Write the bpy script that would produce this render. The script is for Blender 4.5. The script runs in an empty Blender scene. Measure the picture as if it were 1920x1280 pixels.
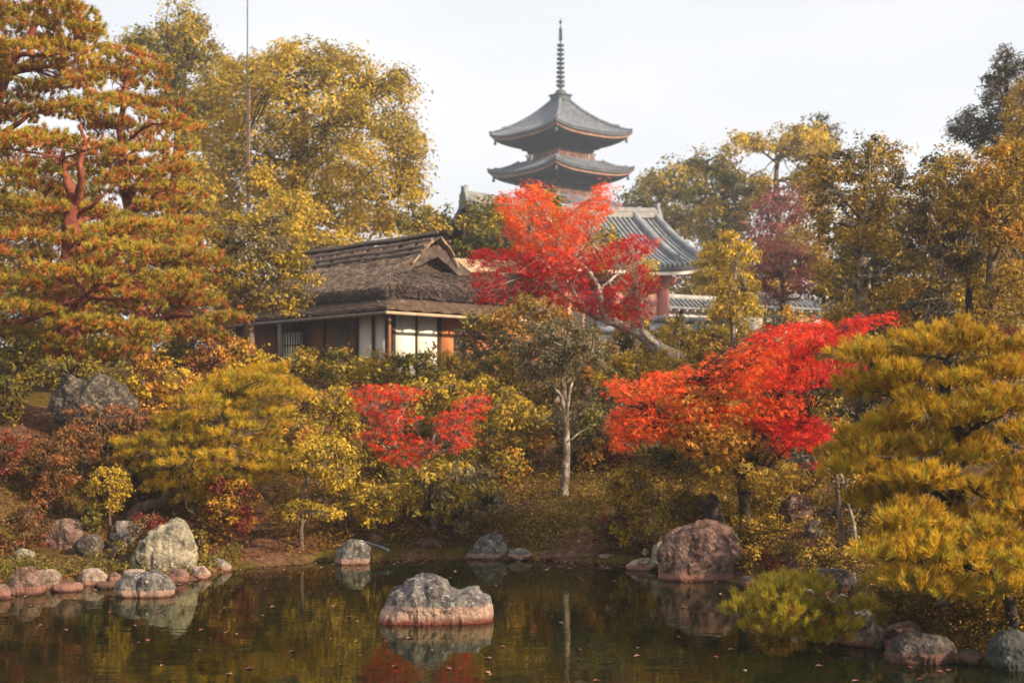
import bpy, bmesh, math
import numpy as np
from math import radians, sin, cos, pi

# ------------------------------------------------------------------ camera, sky, sun, exposure
scene = bpy.context.scene
FPX = 2667.0            # focal length in pixels of a 1920 wide picture (50 mm on 36 mm)
HOR = 780.0             # picture row of the horizon
EYE = 2.2               # eye height above the pond
cam_data = bpy.data.cameras.new('camera')
cam_data.sensor_width = 36.0
cam_data.lens = 50.0
cam_data.shift_y = (HOR - 640.0) / 1920.0
cam_data.clip_start = 0.1
cam_data.clip_end = 3000.0
cam_data.dof.use_dof = True
cam_data.dof.focus_distance = 15.5
cam_data.dof.aperture_fstop = 2.2
camera = bpy.data.objects.new('camera', cam_data)
scene.collection.objects.link(camera)
camera.location = (0, 0, EYE)
camera.rotation_euler = (radians(90), 0, 0)
scene.camera = camera

SUN_EL = radians(27.0)
SUN_DIR = (0.87, -0.493)          # horizontal direction towards the sun
world = bpy.data.worlds.new('World')
scene.world = world
world.use_nodes = True
wn, wl = world.node_tree.nodes, world.node_tree.links
wn.clear()
w_out = wn.new('ShaderNodeOutputWorld')
w_bg = wn.new('ShaderNodeBackground')
w_bg.inputs['Strength'].default_value = 0.1
w_sky = wn.new('ShaderNodeTexSky')
w_sky.sky_type = 'NISHITA'
w_sky.sun_disc = False
w_sky.sun_elevation = SUN_EL
w_sky.sun_rotation = math.atan2(SUN_DIR[0], SUN_DIR[1])
w_sky.air_density = 1.0
w_sky.dust_density = 3.0
# thin bright cloud veil over the whole sky
w_co = wn.new('ShaderNodeTexCoord')
w_map = wn.new('ShaderNodeMapping')
w_map.inputs['Scale'].default_value = (1.2, 1.2, 4.0)
w_noise = wn.new('ShaderNodeTexNoise')
w_noise.inputs['Scale'].default_value = 1.6
w_noise.inputs['Detail'].default_value = 5.0
w_ramp = wn.new('ShaderNodeValToRGB')
w_ramp.color_ramp.elements[0].position = 0.36
w_ramp.color_ramp.elements[0].color = (0.70, 0.70, 0.70, 1)
w_ramp.color_ramp.elements[1].position = 0.62
w_ramp.color_ramp.elements[1].color = (0.96, 0.96, 0.96, 1)
w_mix = wn.new('ShaderNodeMix')
w_mix.data_type = 'RGBA'
w_mix.inputs['B'].default_value = (6.0, 5.95, 5.98, 1)
wl.new(w_co.outputs['Generated'], w_map.inputs['Vector'])
wl.new(w_map.outputs['Vector'], w_noise.inputs['Vector'])
wl.new(w_noise.outputs['Fac'], w_ramp.inputs['Fac'])
wl.new(w_ramp.outputs['Color'], w_mix.inputs['Factor'])
wl.new(w_sky.outputs['Color'], w_mix.inputs['A'])
wl.new(w_mix.outputs['Result'], w_bg.inputs['Color'])
wl.new(w_bg.outputs['Background'], w_out.inputs['Surface'])

sun_data = bpy.data.lights.new('sun', 'SUN')
sun_data.energy = 5.0
sun_data.angle = radians(1.2)
sun_data.color = (1.0, 0.79, 0.55)
sun = bpy.data.objects.new('sun', sun_data)
scene.collection.objects.link(sun)
from mathutils import Vector
_s = Vector((SUN_DIR[0] * cos(SUN_EL), SUN_DIR[1] * cos(SUN_EL), sin(SUN_EL)))
sun.rotation_euler = _s.to_track_quat('Z', 'Y').to_euler()

scene.view_settings.view_transform = 'Standard'
scene.view_settings.look = 'None'
scene.view_settings.exposure = 0.88
scene.view_settings.gamma = 1.0
scene.view_settings.use_curve_mapping = False
scene.cycles.max_bounces = 6
scene.cycles.diffuse_bounces = 3
scene.cycles.glossy_bounces = 3
scene.cycles.transmission_bounces = 4
scene.cycles.transparent_max_bounces = 8
scene.cycles.volume_bounces = 0
scene.cycles.use_denoising = True
scene.cycles.use_fast_gi = False

# ------------------------------------------------------------------ helpers
COL = scene.collection
rng = np.random.default_rng(11)

def W(px, py, d):
    """picture point at distance d (metres along the view) to a world point"""
    return np.array([(px - 960.0) * d / FPX, d, EYE + (HOR - py) * d / FPX])

def unit(v):
    v = np.asarray(v, float)
    return v / np.maximum(np.linalg.norm(v, axis=-1, keepdims=True), 1e-9)

def _hash(ix, iy, iz):
    n = (ix * 374761393 + iy * 668265263 + iz * 2147483647 + 1013904223) & 0xffffffff
    n = ((n ^ (n >> 13)) * 1274126177) & 0xffffffff
    n = (n ^ (n >> 16)) & 0xffffffff
    return n.astype(np.float64) / 4294967295.0

def vnoise(p):
    p = np.asarray(p, float)
    i = np.floor(p).astype(np.int64)
    f = p - i
    u = f * f * (3 - 2 * f)
    r = 0
    for dx in (0, 1):
        wx = u[:, 0] if dx else 1 - u[:, 0]
        for dy in (0, 1):
            wy = u[:, 1] if dy else 1 - u[:, 1]
            for dz in (0, 1):
                wz = u[:, 2] if dz else 1 - u[:, 2]
                r = r + wx * wy * wz * _hash(i[:, 0] + dx, i[:, 1] + dy, i[:, 2] + dz)
    return r * 2 - 1

def fbm(p, oct=4, gain=0.5, ridged=False):
    a, s, t = 1.0, 0.0, 0.0
    p = np.asarray(p, float)
    for k in range(oct):
        n = vnoise(p * (2 ** k) + 17.3 * k)
        if ridged:
            n = 1 - 2 * np.abs(n)
        s = s + a * n
        t += a
        a *= gain
    return s / t

def mesh(name, verts, faces, smooth=False, attrs=None):
    """faces: an (n,k) array or a list of such arrays"""
    verts = np.asarray(verts, np.float32).reshape(-1, 3)
    if isinstance(faces, np.ndarray):
        faces = [faces]
    faces = [np.asarray(f, np.int32) for f in faces if len(f)]
    me = bpy.data.meshes.new(name)
    me.vertices.add(len(verts))
    me.vertices.foreach_set('co', verts.ravel())
    nl = sum(f.size for f in faces)
    nf = sum(len(f) for f in faces)
    me.loops.add(nl)
    me.polygons.add(nf)
    me.loops.foreach_set('vertex_index', np.concatenate([f.ravel() for f in faces]))
    tot = np.concatenate([np.full(len(f), f.shape[1], np.int32) for f in faces])
    st = np.concatenate([[0], np.cumsum(tot)[:-1]]).astype(np.int32)
    me.polygons.foreach_set('loop_start', st)
    me.polygons.foreach_set('loop_total', tot)
    if smooth:
        me.polygons.foreach_set('use_smooth', np.ones(nf, bool))
    for k, v in (attrs or {}).items():
        a = me.attributes.new(k, 'FLOAT', 'FACE')
        a.data.foreach_set('value', np.asarray(v, np.float32))
    me.update(calc_edges=True)
    return me

class MB:
    """collects simple solids, then links them as one mesh object"""
    def __init__(self):
        self.v, self.f = [], {}
        self.n = 0
    def add(self, v, f):
        v = np.asarray(v, float).reshape(-1, 3)
        f = np.asarray(f, int)
        self.v.append(v)
        self.f.setdefault(f.shape[1], []).append(f + self.n)
        self.n += len(v)
    def hexa(self, p):
        """eight corners: bottom four counter-clockwise, then top four"""
        self.add(p, [[3, 2, 1, 0], [4, 5, 6, 7], [0, 1, 5, 4], [1, 2, 6, 5], [2, 3, 7, 6], [3, 0, 4, 7]])
    def box(self, a, b):
        x0, y0, z0 = a; x1, y1, z1 = b
        self.hexa([(x0, y0, z0), (x1, y0, z0), (x1, y1, z0), (x0, y1, z0), (x0, y0, z1), (x1, y0, z1), (x1, y1, z1), (x0, y1, z1)])
    def tube(self, pts, rad, n=7, cap=True):
        v, q = tube_arrays(pts, rad, n)
        self.add(v, q)
        if cap:
            k = len(v) // n
            for ring, flip in ((0, True), (k - 1, False)):
                c = v[ring * n:(ring + 1) * n]
                ids = np.arange(n)
                nxt = (ids + 1) % n
                vv = np.vstack([c, c.mean(0)])
                f = np.stack([ids, nxt, np.full(n, n)], 1)
                if flip:
                    f = f[:, ::-1]
                self.add(vv, f)
    def grid(self, P):
        """P (m,n,3)"""
        m, n = P.shape[:2]
        i = np.arange(m * n).reshape(m, n)
        self.add(P.reshape(-1, 3), np.stack([i[:-1, :-1], i[1:, :-1], i[1:, 1:], i[:-1, 1:]], -1).reshape(-1, 4))
    def slab(self, P, off):
        """a grid with thickness: P outer surface, P+off inner surface, edges closed"""
        P = np.asarray(P, float); Q = P + np.asarray(off, float)
        self.grid(P); self.grid(Q[::-1])
        for a, b in ((P[0], Q[0]), (Q[-1], P[-1]), (Q[:, 0], P[:, 0]), (P[:, -1], Q[:, -1])):
            self.grid(np.stack([a, b]))
    def build(self, name, mat, parent=None, base=None, smooth=False):
        v = np.vstack(self.v)
        if base is None and parent is not None:
            base = np.zeros(3); q = parent
            while q is not None:
                base = base + np.array(q.location); q = q.parent
        if base is not None:
            v = v - base
        me = mesh(name, v, [np.vstack(k) for k in self.f.values()], smooth)
        return link(name, me, mat, parent, None if parent is not None else base)

def tube_arrays(pts, rad, n=7):
    P = np.asarray(pts, float)
    R = np.broadcast_to(np.asarray(rad, float), (len(P),))
    T = np.gradient(P, axis=0)
    T = unit(T)
    ref = np.array([0.31, 0.95, 0.07]) if abs(T[0] @ np.array([0.31, 0.95, 0.07])) < 0.9 else np.array([1.0, 0, 0])
    A = unit(np.cross(T, ref)); B = np.cross(T, A)
    th = np.linspace(0, 2 * pi, n, endpoint=False)
    V = P[:, None] + R[:, None, None] * (np.cos(th)[None, :, None] * A[:, None] + np.sin(th)[None, :, None] * B[:, None])
    i = np.arange(len(P) * n).reshape(len(P), n)
    j = np.roll(i, -1, 1)
    q = np.stack([i[:-1], j[:-1], j[1:], i[1:]], -1).reshape(-1, 4)
    return V.reshape(-1, 3), q

def smooth_path(pts, m=5, jit=0.0, r=None):
    """Catmull-Rom through the points"""
    P = np.asarray(pts, float)
    if len(P) < 3:
        t = np.linspace(0, 1, m * 2)[:, None]
        out = P[0] * (1 - t) + P[-1] * t
    else:
        Q = np.vstack([2 * P[0] - P[1], P, 2 * P[-1] - P[-2]])
        out = []
        t = np.linspace(0, 1, m, endpoint=False)[:, None]
        for k in range(len(P) - 1):
            a, b, c, e = Q[k:k + 4]
            out.append(0.5 * ((2 * b) + (-a + c) * t + (2 * a - 5 * b + 4 * c - e) * t ** 2 + (-a + 3 * b - 3 * c + e) * t ** 3))
        out.append(P[-1:])
        out = np.vstack(out)
    if jit:
        out[1:-1] += rng.normal(0, jit, out[1:-1].shape)
    return out

def link(name, me, mat, parent=None, loc=None):
    o = bpy.data.objects.new(name, me)
    COL.objects.link(o)
    if mat is not None and me is not None and not me.materials:
        me.materials.append(mat)
    if parent is not None:
        o.parent = parent
    if loc is not None:
        o.location = loc
    return o

def tag(o, label=None, cat=None, group=None, kind=None):
    if label: o['label'] = label
    if cat: o['category'] = cat
    if group: o['group'] = group
    if kind: o['kind'] = kind
    return o

def thing(name, loc, label, cat, group=None):
    o = bpy.data.objects.new(name, None)
    o.empty_display_size = 0.2
    COL.objects.link(o)
    o.location = [float(c) for c in loc]
    return tag(o, label, cat, group)

# ------------------------------------------------------------------ materials
MATS = {}
def _nt(name):
    m = bpy.data.materials.new(name)
    m.use_nodes = True
    nt = m.node_tree
    nt.nodes.clear()
    out = nt.nodes.new('ShaderNodeOutputMaterial')
    return m, nt, nt.nodes, nt.links, out

def ramp(nodes, stops, interp='LINEAR'):
    r = nodes.new('ShaderNodeValToRGB')
    cr = r.color_ramp
    cr.interpolation = interp
    while len(cr.elements) < len(stops):
        cr.elements.new(0.5)
    for e, (p, c) in zip(cr.elements, stops):
        e.position = p
        e.color = (*c, 1)
    return r

def leaf_mat(name, cols, trans=0.35, rough=0.55, noise=0.0):
    if name in MATS: return MATS[name]
    m, nt, N, L, out = _nt(name)
    at = N.new('ShaderNodeAttribute'); at.attribute_name = 'rnd'
    r = ramp(N, [(i / (len(cols) - 1), c) for i, c in enumerate(cols)])
    L.new(at.outputs['Fac'], r.inputs['Fac'])
    p = N.new('ShaderNodeBsdfPrincipled')
    p.inputs['Roughness'].default_value = rough
    p.inputs['Specular IOR Level'].default_value = 0.25
    L.new(r.outputs['Color'], p.inputs['Base Color'])
    t = N.new('ShaderNodeBsdfTranslucent')
    L.new(r.outputs['Color'], t.inputs['Color'])
    mx = N.new('ShaderNodeMixShader'); mx.inputs['Fac'].default_value = trans
    L.new(p.outputs[0], mx.inputs[1]); L.new(t.outputs[0], mx.inputs[2])
    L.new(mx.outputs[0], out.inputs['Surface'])
    MATS[name] = m
    return m

def noise_mat(name, stops, scale=6.0, detail=6.0, stretch=(1, 1, 1), rough=0.85, bump=0.4, bscale=None, spec=0.2, dist=0.02, warp=0.0, coords='Object'):
    if name in MATS: return MATS[name]
    m, nt, N, L, out = _nt(name)
    tc = N.new('ShaderNodeTexCoord')
    mp = N.new('ShaderNodeMapping'); mp.inputs['Scale'].default_value = stretch
    L.new(tc.outputs[coords], mp.inputs['Vector'])
    n = N.new('ShaderNodeTexNoise'); n.inputs['Scale'].default_value = scale; n.inputs['Detail'].default_value = detail
    n.inputs['Roughness'].default_value = 0.62; n.inputs['Distortion'].default_value = warp
    L.new(mp.outputs[0], n.inputs['Vector'])
    r = ramp(N, stops)
    L.new(n.outputs['Fac'], r.inputs['Fac'])
    p = N.new('ShaderNodeBsdfPrincipled')
    p.inputs['Roughness'].default_value = rough
    p.inputs['Specular IOR Level'].default_value = spec
    L.new(r.outputs['Color'], p.inputs['Base Color'])
    if bump:
        n2 = N.new('ShaderNodeTexNoise'); n2.inputs['Scale'].default_value = bscale or scale * 3; n2.inputs['Detail'].default_value = 5
        L.new(mp.outputs[0], n2.inputs['Vector'])
        b = N.new('ShaderNodeBump'); b.inputs['Strength'].default_value = bump; b.inputs['Distance'].default_value = dist
        L.new(n2.outputs['Fac'], b.inputs['Height'])
        L.new(b.outputs[0], p.inputs['Normal'])
    L.new(p.outputs[0], out.inputs['Surface'])
    MATS[name] = m
    return m

def rock_mat(name, dark, mid, light, lichen, lich=0.62, band=None):
    """stone with mottled lichen; band = (height above the pond, stain colour, wet colour)"""
    if name in MATS: return MATS[name]
    m, nt, N, L, out = _nt(name)
    geo = N.new('ShaderNodeNewGeometry')
    n1 = N.new('ShaderNodeTexNoise'); n1.inputs['Scale'].default_value = 5.0; n1.inputs['Detail'].default_value = 10; n1.inputs['Roughness'].default_value = 0.68
    L.new(geo.outputs['Position'], n1.inputs['Vector'])
    r1 = ramp(N, [(0.38, dark), (0.50, mid), (0.63, light)])
    L.new(n1.outputs['Fac'], r1.inputs['Fac'])
    n2 = N.new('ShaderNodeTexNoise'); n2.inputs['Scale'].default_value = 15.0; n2.inputs['Detail'].default_value = 9; n2.inputs['Roughness'].default_value = 0.75
    L.new(geo.outputs['Position'], n2.inputs['Vector'])
    r2 = ramp(N, [(lich - 0.05, (0, 0, 0)), (lich + 0.03, (1, 1, 1))])
    L.new(n2.outputs['Fac'], r2.inputs['Fac'])
    mx = N.new('ShaderNodeMix'); mx.data_type = 'RGBA'
    mx.inputs['B'].default_value = (*lichen, 1)
    L.new(r1.outputs['Color'], mx.inputs['A']); L.new(r2.outputs['Color'], mx.inputs['Factor'])
    vo = N.new('ShaderNodeTexVoronoi'); vo.feature = 'DISTANCE_TO_EDGE'; vo.inputs['Scale'].default_value = 3.6
    wv = N.new('ShaderNodeMix'); wv.data_type = 'VECTOR'; wv.inputs['Factor'].default_value = 0.22
    L.new(geo.outputs['Position'], wv.inputs['A']); L.new(n1.outputs['Color'], wv.inputs['B']); L.new(wv.outputs['Result'], vo.inputs['Vector'])
    rk = ramp(N, [(0.0, (0.28, 0.26, 0.25)), (0.022, (1, 1, 1))]); L.new(vo.outputs['Distance'], rk.inputs['Fac'])
    mk = N.new('ShaderNodeMix'); mk.data_type = 'RGBA'; mk.blend_type = 'MULTIPLY'; mk.inputs['Factor'].default_value = 0.8
    L.new(mx.outputs['Result'], mk.inputs['A']); L.new(rk.outputs['Color'], mk.inputs['B'])
    last = mk.outputs['Result']
    if band:
        h, stain, wet = band
        sx = N.new('ShaderNodeSeparateXYZ'); L.new(geo.outputs['Position'], sx.inputs[0])
        n3 = N.new('ShaderNodeTexNoise'); n3.inputs['Scale'].default_value = 5; n3.inputs['Detail'].default_value = 6
        L.new(geo.outputs['Position'], n3.inputs['Vector'])
        ma = N.new('ShaderNodeMath'); ma.operation = 'MULTIPLY_ADD'; ma.inputs[1].default_value = -0.22 * h * 4 * 0.35; ma.inputs[2].default_value = 0.22 * h * 2 * 0.35
        L.new(n3.outputs['Fac'], ma.inputs[0])
        ad = N.new('ShaderNodeMath'); ad.operation = 'ADD'
        L.new(sx.outputs['Z'], ad.inputs[0]); L.new(ma.outputs[0], ad.inputs[1])
        mr = N.new('ShaderNodeMapRange'); mr.inputs['From Min'].default_value = 0; mr.inputs['From Max'].default_value = h * 1.25
        L.new(ad.outputs[0], mr.inputs['Value'])
        rb = ramp(N, [(0.70, (1, 1, 1)), (0.84, (0, 0, 0))])
        L.new(mr.outputs[0], rb.inputs['Fac'])
        rc = ramp(N, [(0.06, wet), (0.34, stain)])
        L.new(mr.outputs[0], rc.inputs['Fac'])
        mul = N.new('ShaderNodeMix'); mul.data_type = 'RGBA'; mul.blend_type = 'MULTIPLY'; mul.inputs['Factor'].default_value = 0.75
        rn = ramp(N, [(0.3, (0.45, 0.42, 0.40)), (0.6, (1.1, 1.1, 1.1))])
        L.new(n2.outputs['Fac'], rn.inputs['Fac'])
        L.new(rc.outputs['Color'], mul.inputs['A']); L.new(rn.outputs['Color'], mul.inputs['B'])
        m2 = N.new('ShaderNodeMix'); m2.data_type = 'RGBA'
        L.new(last, m2.inputs['A']); L.new(mul.outputs['Result'], m2.inputs['B']); L.new(rb.outputs['Color'], m2.inputs['Factor'])
        last = m2.outputs['Result']
    p = N.new('ShaderNodeBsdfPrincipled'); p.inputs['Roughness'].default_value = 0.85; p.inputs['Specular IOR Level'].default_value = 0.25
    L.new(last, p.inputs['Base Color'])
    n4 = N.new('ShaderNodeTexNoise'); n4.inputs['Scale'].default_value = 20; n4.inputs['Detail'].default_value = 8; n4.inputs['Roughness'].default_value = 0.7
    L.new(geo.outputs['Position'], n4.inputs['Vector'])
    b = N.new('ShaderNodeBump'); b.inputs['Strength'].default_value = 1.0; b.inputs['Distance'].default_value = 0.06
    L.new(n4.outputs['Fac'], b.inputs['Height']); L.new(b.outputs[0], p.inputs['Normal'])
    L.new(p.outputs[0], out.inputs['Surface'])
    MATS[name] = m
    return m

# foliage colours (dark to bright leaf)
OLIVE = leaf_mat('olive_leaf', [(0.088, 0.072, 0.009), (0.230, 0.171, 0.019), (0.443, 0.304, 0.032), (0.657, 0.430, 0.041)])
GOLD = leaf_mat('gold_leaf', [(0.126, 0.092, 0.012), (0.333, 0.232, 0.023), (0.633, 0.415, 0.035), (0.850, 0.597, 0.041)])
AMBER = leaf_mat('amber_leaf', [(0.123, 0.065, 0.013), (0.349, 0.188, 0.023), (0.664, 0.326, 0.039), (0.850, 0.440, 0.130)])
GREEN = leaf_mat('green_leaf', [(0.035, 0.036, 0.008), (0.097, 0.090, 0.016), (0.211, 0.179, 0.026), (0.386, 0.284, 0.039)])
GREYGREEN = leaf_mat('grey_green_leaf', [(0.051, 0.044, 0.021), (0.122, 0.101, 0.047), (0.229, 0.182, 0.085), (0.343, 0.247, 0.117)])
BROWN = leaf_mat('brown_leaf', [(0.050, 0.028, 0.010), (0.13, 0.070, 0.022), (0.23, 0.115, 0.036), (0.31, 0.17, 0.045)])
BRONZE = leaf_mat('bronze_leaf', [(0.080, 0.053, 0.009), (0.215, 0.141, 0.019), (0.411, 0.264, 0.031), (0.644, 0.387, 0.041)])
DARKLEAF = leaf_mat('dark_leaf', [(0.029, 0.026, 0.018), (0.058, 0.052, 0.034), (0.104, 0.085, 0.049), (0.156, 0.117, 0.065)], trans=0.2)
SCARLET = leaf_mat('scarlet_leaf', [(0.42, 0.014, 0.012), (0.68, 0.028, 0.015), (0.84, 0.065, 0.018), (0.90, 0.16, 0.025)], trans=0.45)
CRIMSON = leaf_mat('crimson_leaf', [(0.26, 0.008, 0.014), (0.45, 0.012, 0.018), (0.62, 0.022, 0.022), (0.76, 0.055, 0.025)], trans=0.45)
ORANGE = leaf_mat('orange_leaf', [(0.62, 0.035, 0.012), (0.80, 0.075, 0.015), (0.88, 0.16, 0.02), (0.88, 0.30, 0.03)], trans=0.45)
MAROON = leaf_mat('maroon_leaf', [(0.08, 0.016, 0.012), (0.17, 0.030, 0.020), (0.27, 0.055, 0.030), (0.34, 0.10, 0.04)])
RUSSET = leaf_mat('russet_leaf', [(0.15, 0.062, 0.020), (0.25, 0.10, 0.03), (0.36, 0.14, 0.045), (0.42, 0.13, 0.05)])
PINKBUD = leaf_mat('pink_twig_leaf', [(0.12, 0.05, 0.05), (0.22, 0.07, 0.065), (0.32, 0.09, 0.08), (0.36, 0.16, 0.09)])
MOSS = leaf_mat('moss_leaf', [(0.048, 0.037, 0.006), (0.121, 0.087, 0.012), (0.230, 0.145, 0.018), (0.338, 0.209, 0.025)])
PINEGREEN = leaf_mat('pine_needle_olive', [(0.10, 0.085, 0.012), (0.24, 0.19, 0.020), (0.42, 0.32, 0.030), (0.58, 0.43, 0.040)], trans=0.25)
PINEORANGE = leaf_mat('pine_needle_orange', [(0.22, 0.085, 0.018), (0.40, 0.14, 0.026), (0.55, 0.21, 0.036), (0.62, 0.31, 0.045)], trans=0.3)
PINEGOLD = leaf_mat('pine_needle_gold', [(0.16, 0.095, 0.010), (0.36, 0.215, 0.014), (0.58, 0.35, 0.018), (0.76, 0.48, 0.028)], trans=0.35)
PINELIME = leaf_mat('pine_needle_lime', [(0.13, 0.105, 0.012), (0.29, 0.225, 0.018), (0.46, 0.36, 0.026), (0.60, 0.47, 0.036)], trans=0.35)

BARK = noise_mat('bark_grey_brown', [(0.3, (0.05, 0.035, 0.025)), (0.55, (0.14, 0.10, 0.07)), (0.75, (0.28, 0.22, 0.16))], 9, stretch=(1, 1, 0.35), bump=0.8)
BARKDARK = noise_mat('bark_dark', [(0.3, (0.016, 0.012, 0.010)), (0.6, (0.05, 0.036, 0.028)), (0.8, (0.12, 0.09, 0.07))], 9, stretch=(1, 1, 0.4), bump=0.8)
BARKRED = noise_mat('bark_red_pine', [(0.3, (0.08, 0.024, 0.016)), (0.55, (0.22, 0.065, 0.038)), (0.75, (0.36, 0.14, 0.08))], 8, stretch=(1, 1, 0.5), bump=0.9)
BARKPALE = noise_mat('bark_pale_lichen', [(0.36, (0.045, 0.034, 0.026)), (0.5, (0.17, 0.135, 0.10)), (0.64, (0.42, 0.36, 0.29))], 12, stretch=(1, 1, 0.5), bump=0.6)
BARKWHITE = noise_mat('bark_white_lichen', [(0.34, (0.10, 0.08, 0.06)), (0.5, (0.36, 0.31, 0.25)), (0.64, (0.58, 0.52, 0.44))], 9, stretch=(1, 1, 0.6), bump=0.6)

# ------------------------------------------------------------------ terrain and pond
SHX = np.array([-60, -12, -6.3, -5.5, -4.4, -4.15, -3.95, -2.75, -0.5, 1.9, 2.2, 3.0, 3.4, 3.6, 3.72, 3.85, 4.4, 7, 12, 60])
SHY = np.array([12, 15, 17.5, 18.6, 18.6, 19.4, 20.6, 21.6, 22.1, 21.2, 19.9, 18.7, 18.0, 16.2, 14.6, 13.4, 12.3, 10, 7, 5])
PT_C = np.array([(-30, -1.0), (-3, -0.55), (-0.4, -0.22), (0, -0.01), (0.25, 0.13), (2, 0.66), (4, 1.12), (10, 2.4), (15, 2.72), (34, 4.0), (130, 9.0), (500, 20)])
PT_L = np.array([(-30, -1.0), (-3, -0.55), (-0.4, -0.22), (0, 0.0), (0.3, 0.10), (1.2, 0.17), (1.8, 0.22), (2.7, 0.42), (3.2, 0.95), (4.2, 1.6), (5.5, 2.0), (7.5, 2.65), (10, 3.0), (34, 4.2), (130, 9.0), (500, 20)])
PT_R = np.array([(-30, -1.0), (-3, -0.55), (-0.4, -0.22), (0, 0.0), (0.3, 0.2), (0.8, 0.42), (1.5, 0.62), (4, 1.0), (8, 1.5), (14, 2.3), (34, 4.0), (130, 9.0), (500, 20)])

def shore_dist(x, y):
    """signed distance to the shoreline, positive on land"""
    d2 = np.full(x.shape, 1e12)
    for k in range(len(SHX) - 1):
        ax, ay = SHX[k], SHY[k]; ex, ey = SHX[k + 1] - ax, SHY[k + 1] - ay
        t = np.clip(((x - ax) * ex + (y - ay) * ey) / (ex * ex + ey * ey), 0, 1)
        d2 = np.minimum(d2, (x - ax - t * ex) ** 2 + (y - ay - t * ey) ** 2)
    return np.sqrt(d2) * np.sign(y - np.interp(x, SHX, SHY))

def sstep(x, a, b):
    t = np.clip((x - a) / (b - a), 0, 1)
    return t * t * (3 - 2 * t)

def ground_z(x, y, rough=True):
    x = np.asarray(x, float); y = np.asarray(y, float)
    t = shore_dist(x, y)
    c = np.interp(t, *PT_C.T); l = np.interp(t, *PT_L.T); r = np.interp(t, *PT_R.T)
    wl_ = sstep(-x, 2.5, 5.0); wr_ = sstep(x, 2.6, 4.2)
    z = c * (1 - wl_ - wr_) + l * wl_ + r * wr_
    # the near bank behind the viewer
    z = np.maximum(z, np.interp(y, [-400, -20, 1.5, 3.5, 6], [3, 1.2, 0.6, -0.2, -1.0]))
    if rough:
        p = np.stack([x.ravel(), y.ravel(), np.zeros(x.size)], 1)
        n = fbm(p * 0.8, 3).reshape(x.shape) * 0.10 + fbm(p * 3.1 + 9, 2).reshape(x.shape) * 0.035
        z = z + n * np.clip((t + 0.2) / 1.2, 0.15, 1)
    return z

gx = np.concatenate([-np.geomspace(420, 13, 24), np.arange(-12.8, 12.81, 0.22), np.geomspace(13, 420, 24)])
gy = np.concatenate([-np.geomspace(200, 2, 12), np.arange(0, 8, 1.0), np.arange(8, 32, 0.22), np.geomspace(32, 420, 60)])
GX, GY = np.meshgrid(gx, gy)
GZ = ground_z(GX, GY)
mb = MB(); mb.grid(np.stack([GX, GY, GZ], -1).transpose(1, 0, 2)[:, :, :])

def ground_material():
    m, nt, N, L, out = _nt('garden_soil')
    geo = N.new('ShaderNodeNewGeometry')
    n1 = N.new('ShaderNodeTexNoise'); n1.inputs['Scale'].default_value = 0.55; n1.inputs['Detail'].default_value = 6
    n2 = N.new('ShaderNodeTexNoise'); n2.inputs['Scale'].default_value = 9; n2.inputs['Detail'].default_value = 8; n2.inputs['Roughness'].default_value = 0.7
    for n in (n1, n2): L.new(geo.outputs['Position'], n.inputs['Vector'])
    soil = ramp(N, [(0.3, (0.045, 0.022, 0.012)), (0.52, (0.12, 0.060, 0.034)), (0.72, (0.26, 0.15, 0.10))])
    moss = ramp(N, [(0.3, (0.030, 0.022, 0.005)), (0.55, (0.095, 0.066, 0.010)), (0.75, (0.20, 0.13, 0.020))])
    L.new(n2.outputs['Fac'], soil.inputs['Fac']); L.new(n2.outputs['Fac'], moss.inputs['Fac'])
    sel = ramp(N, [(0.44, (0, 0, 0)), (0.56, (1, 1, 1))])
    L.new(n1.outputs['Fac'], sel.inputs['Fac'])
    mx = N.new('ShaderNodeMix'); mx.data_type = 'RGBA'
    L.new(sel.outputs['Color'], mx.inputs['Factor']); L.new(soil.outputs['Color'], mx.inputs['A']); L.new(moss.outputs['Color'], mx.inputs['B'])
    p = N.new('ShaderNodeBsdfPrincipled'); p.inputs['Roughness'].default_value = 0.95; p.inputs['Specular IOR Level'].default_value = 0.1
    L.new(mx.outputs['Result'], p.inputs['Base Color'])
    b = N.new('ShaderNodeBump'); b.inputs['Strength'].default_value = 0.8; b.inputs['Distance'].default_value = 0.06
    L.new(n2.outputs['Fac'], b.inputs['Height']); L.new(b.outputs[0], p.inputs['Normal'])
    L.new(p.outputs[0], out.inputs['Surface'])
    return m
SOIL = ground_material()
ground = tag(mb.build('ground', SOIL, smooth=True), 'sloping garden ground of brown soil, moss and leaf litter', None, None, 'structure')

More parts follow.
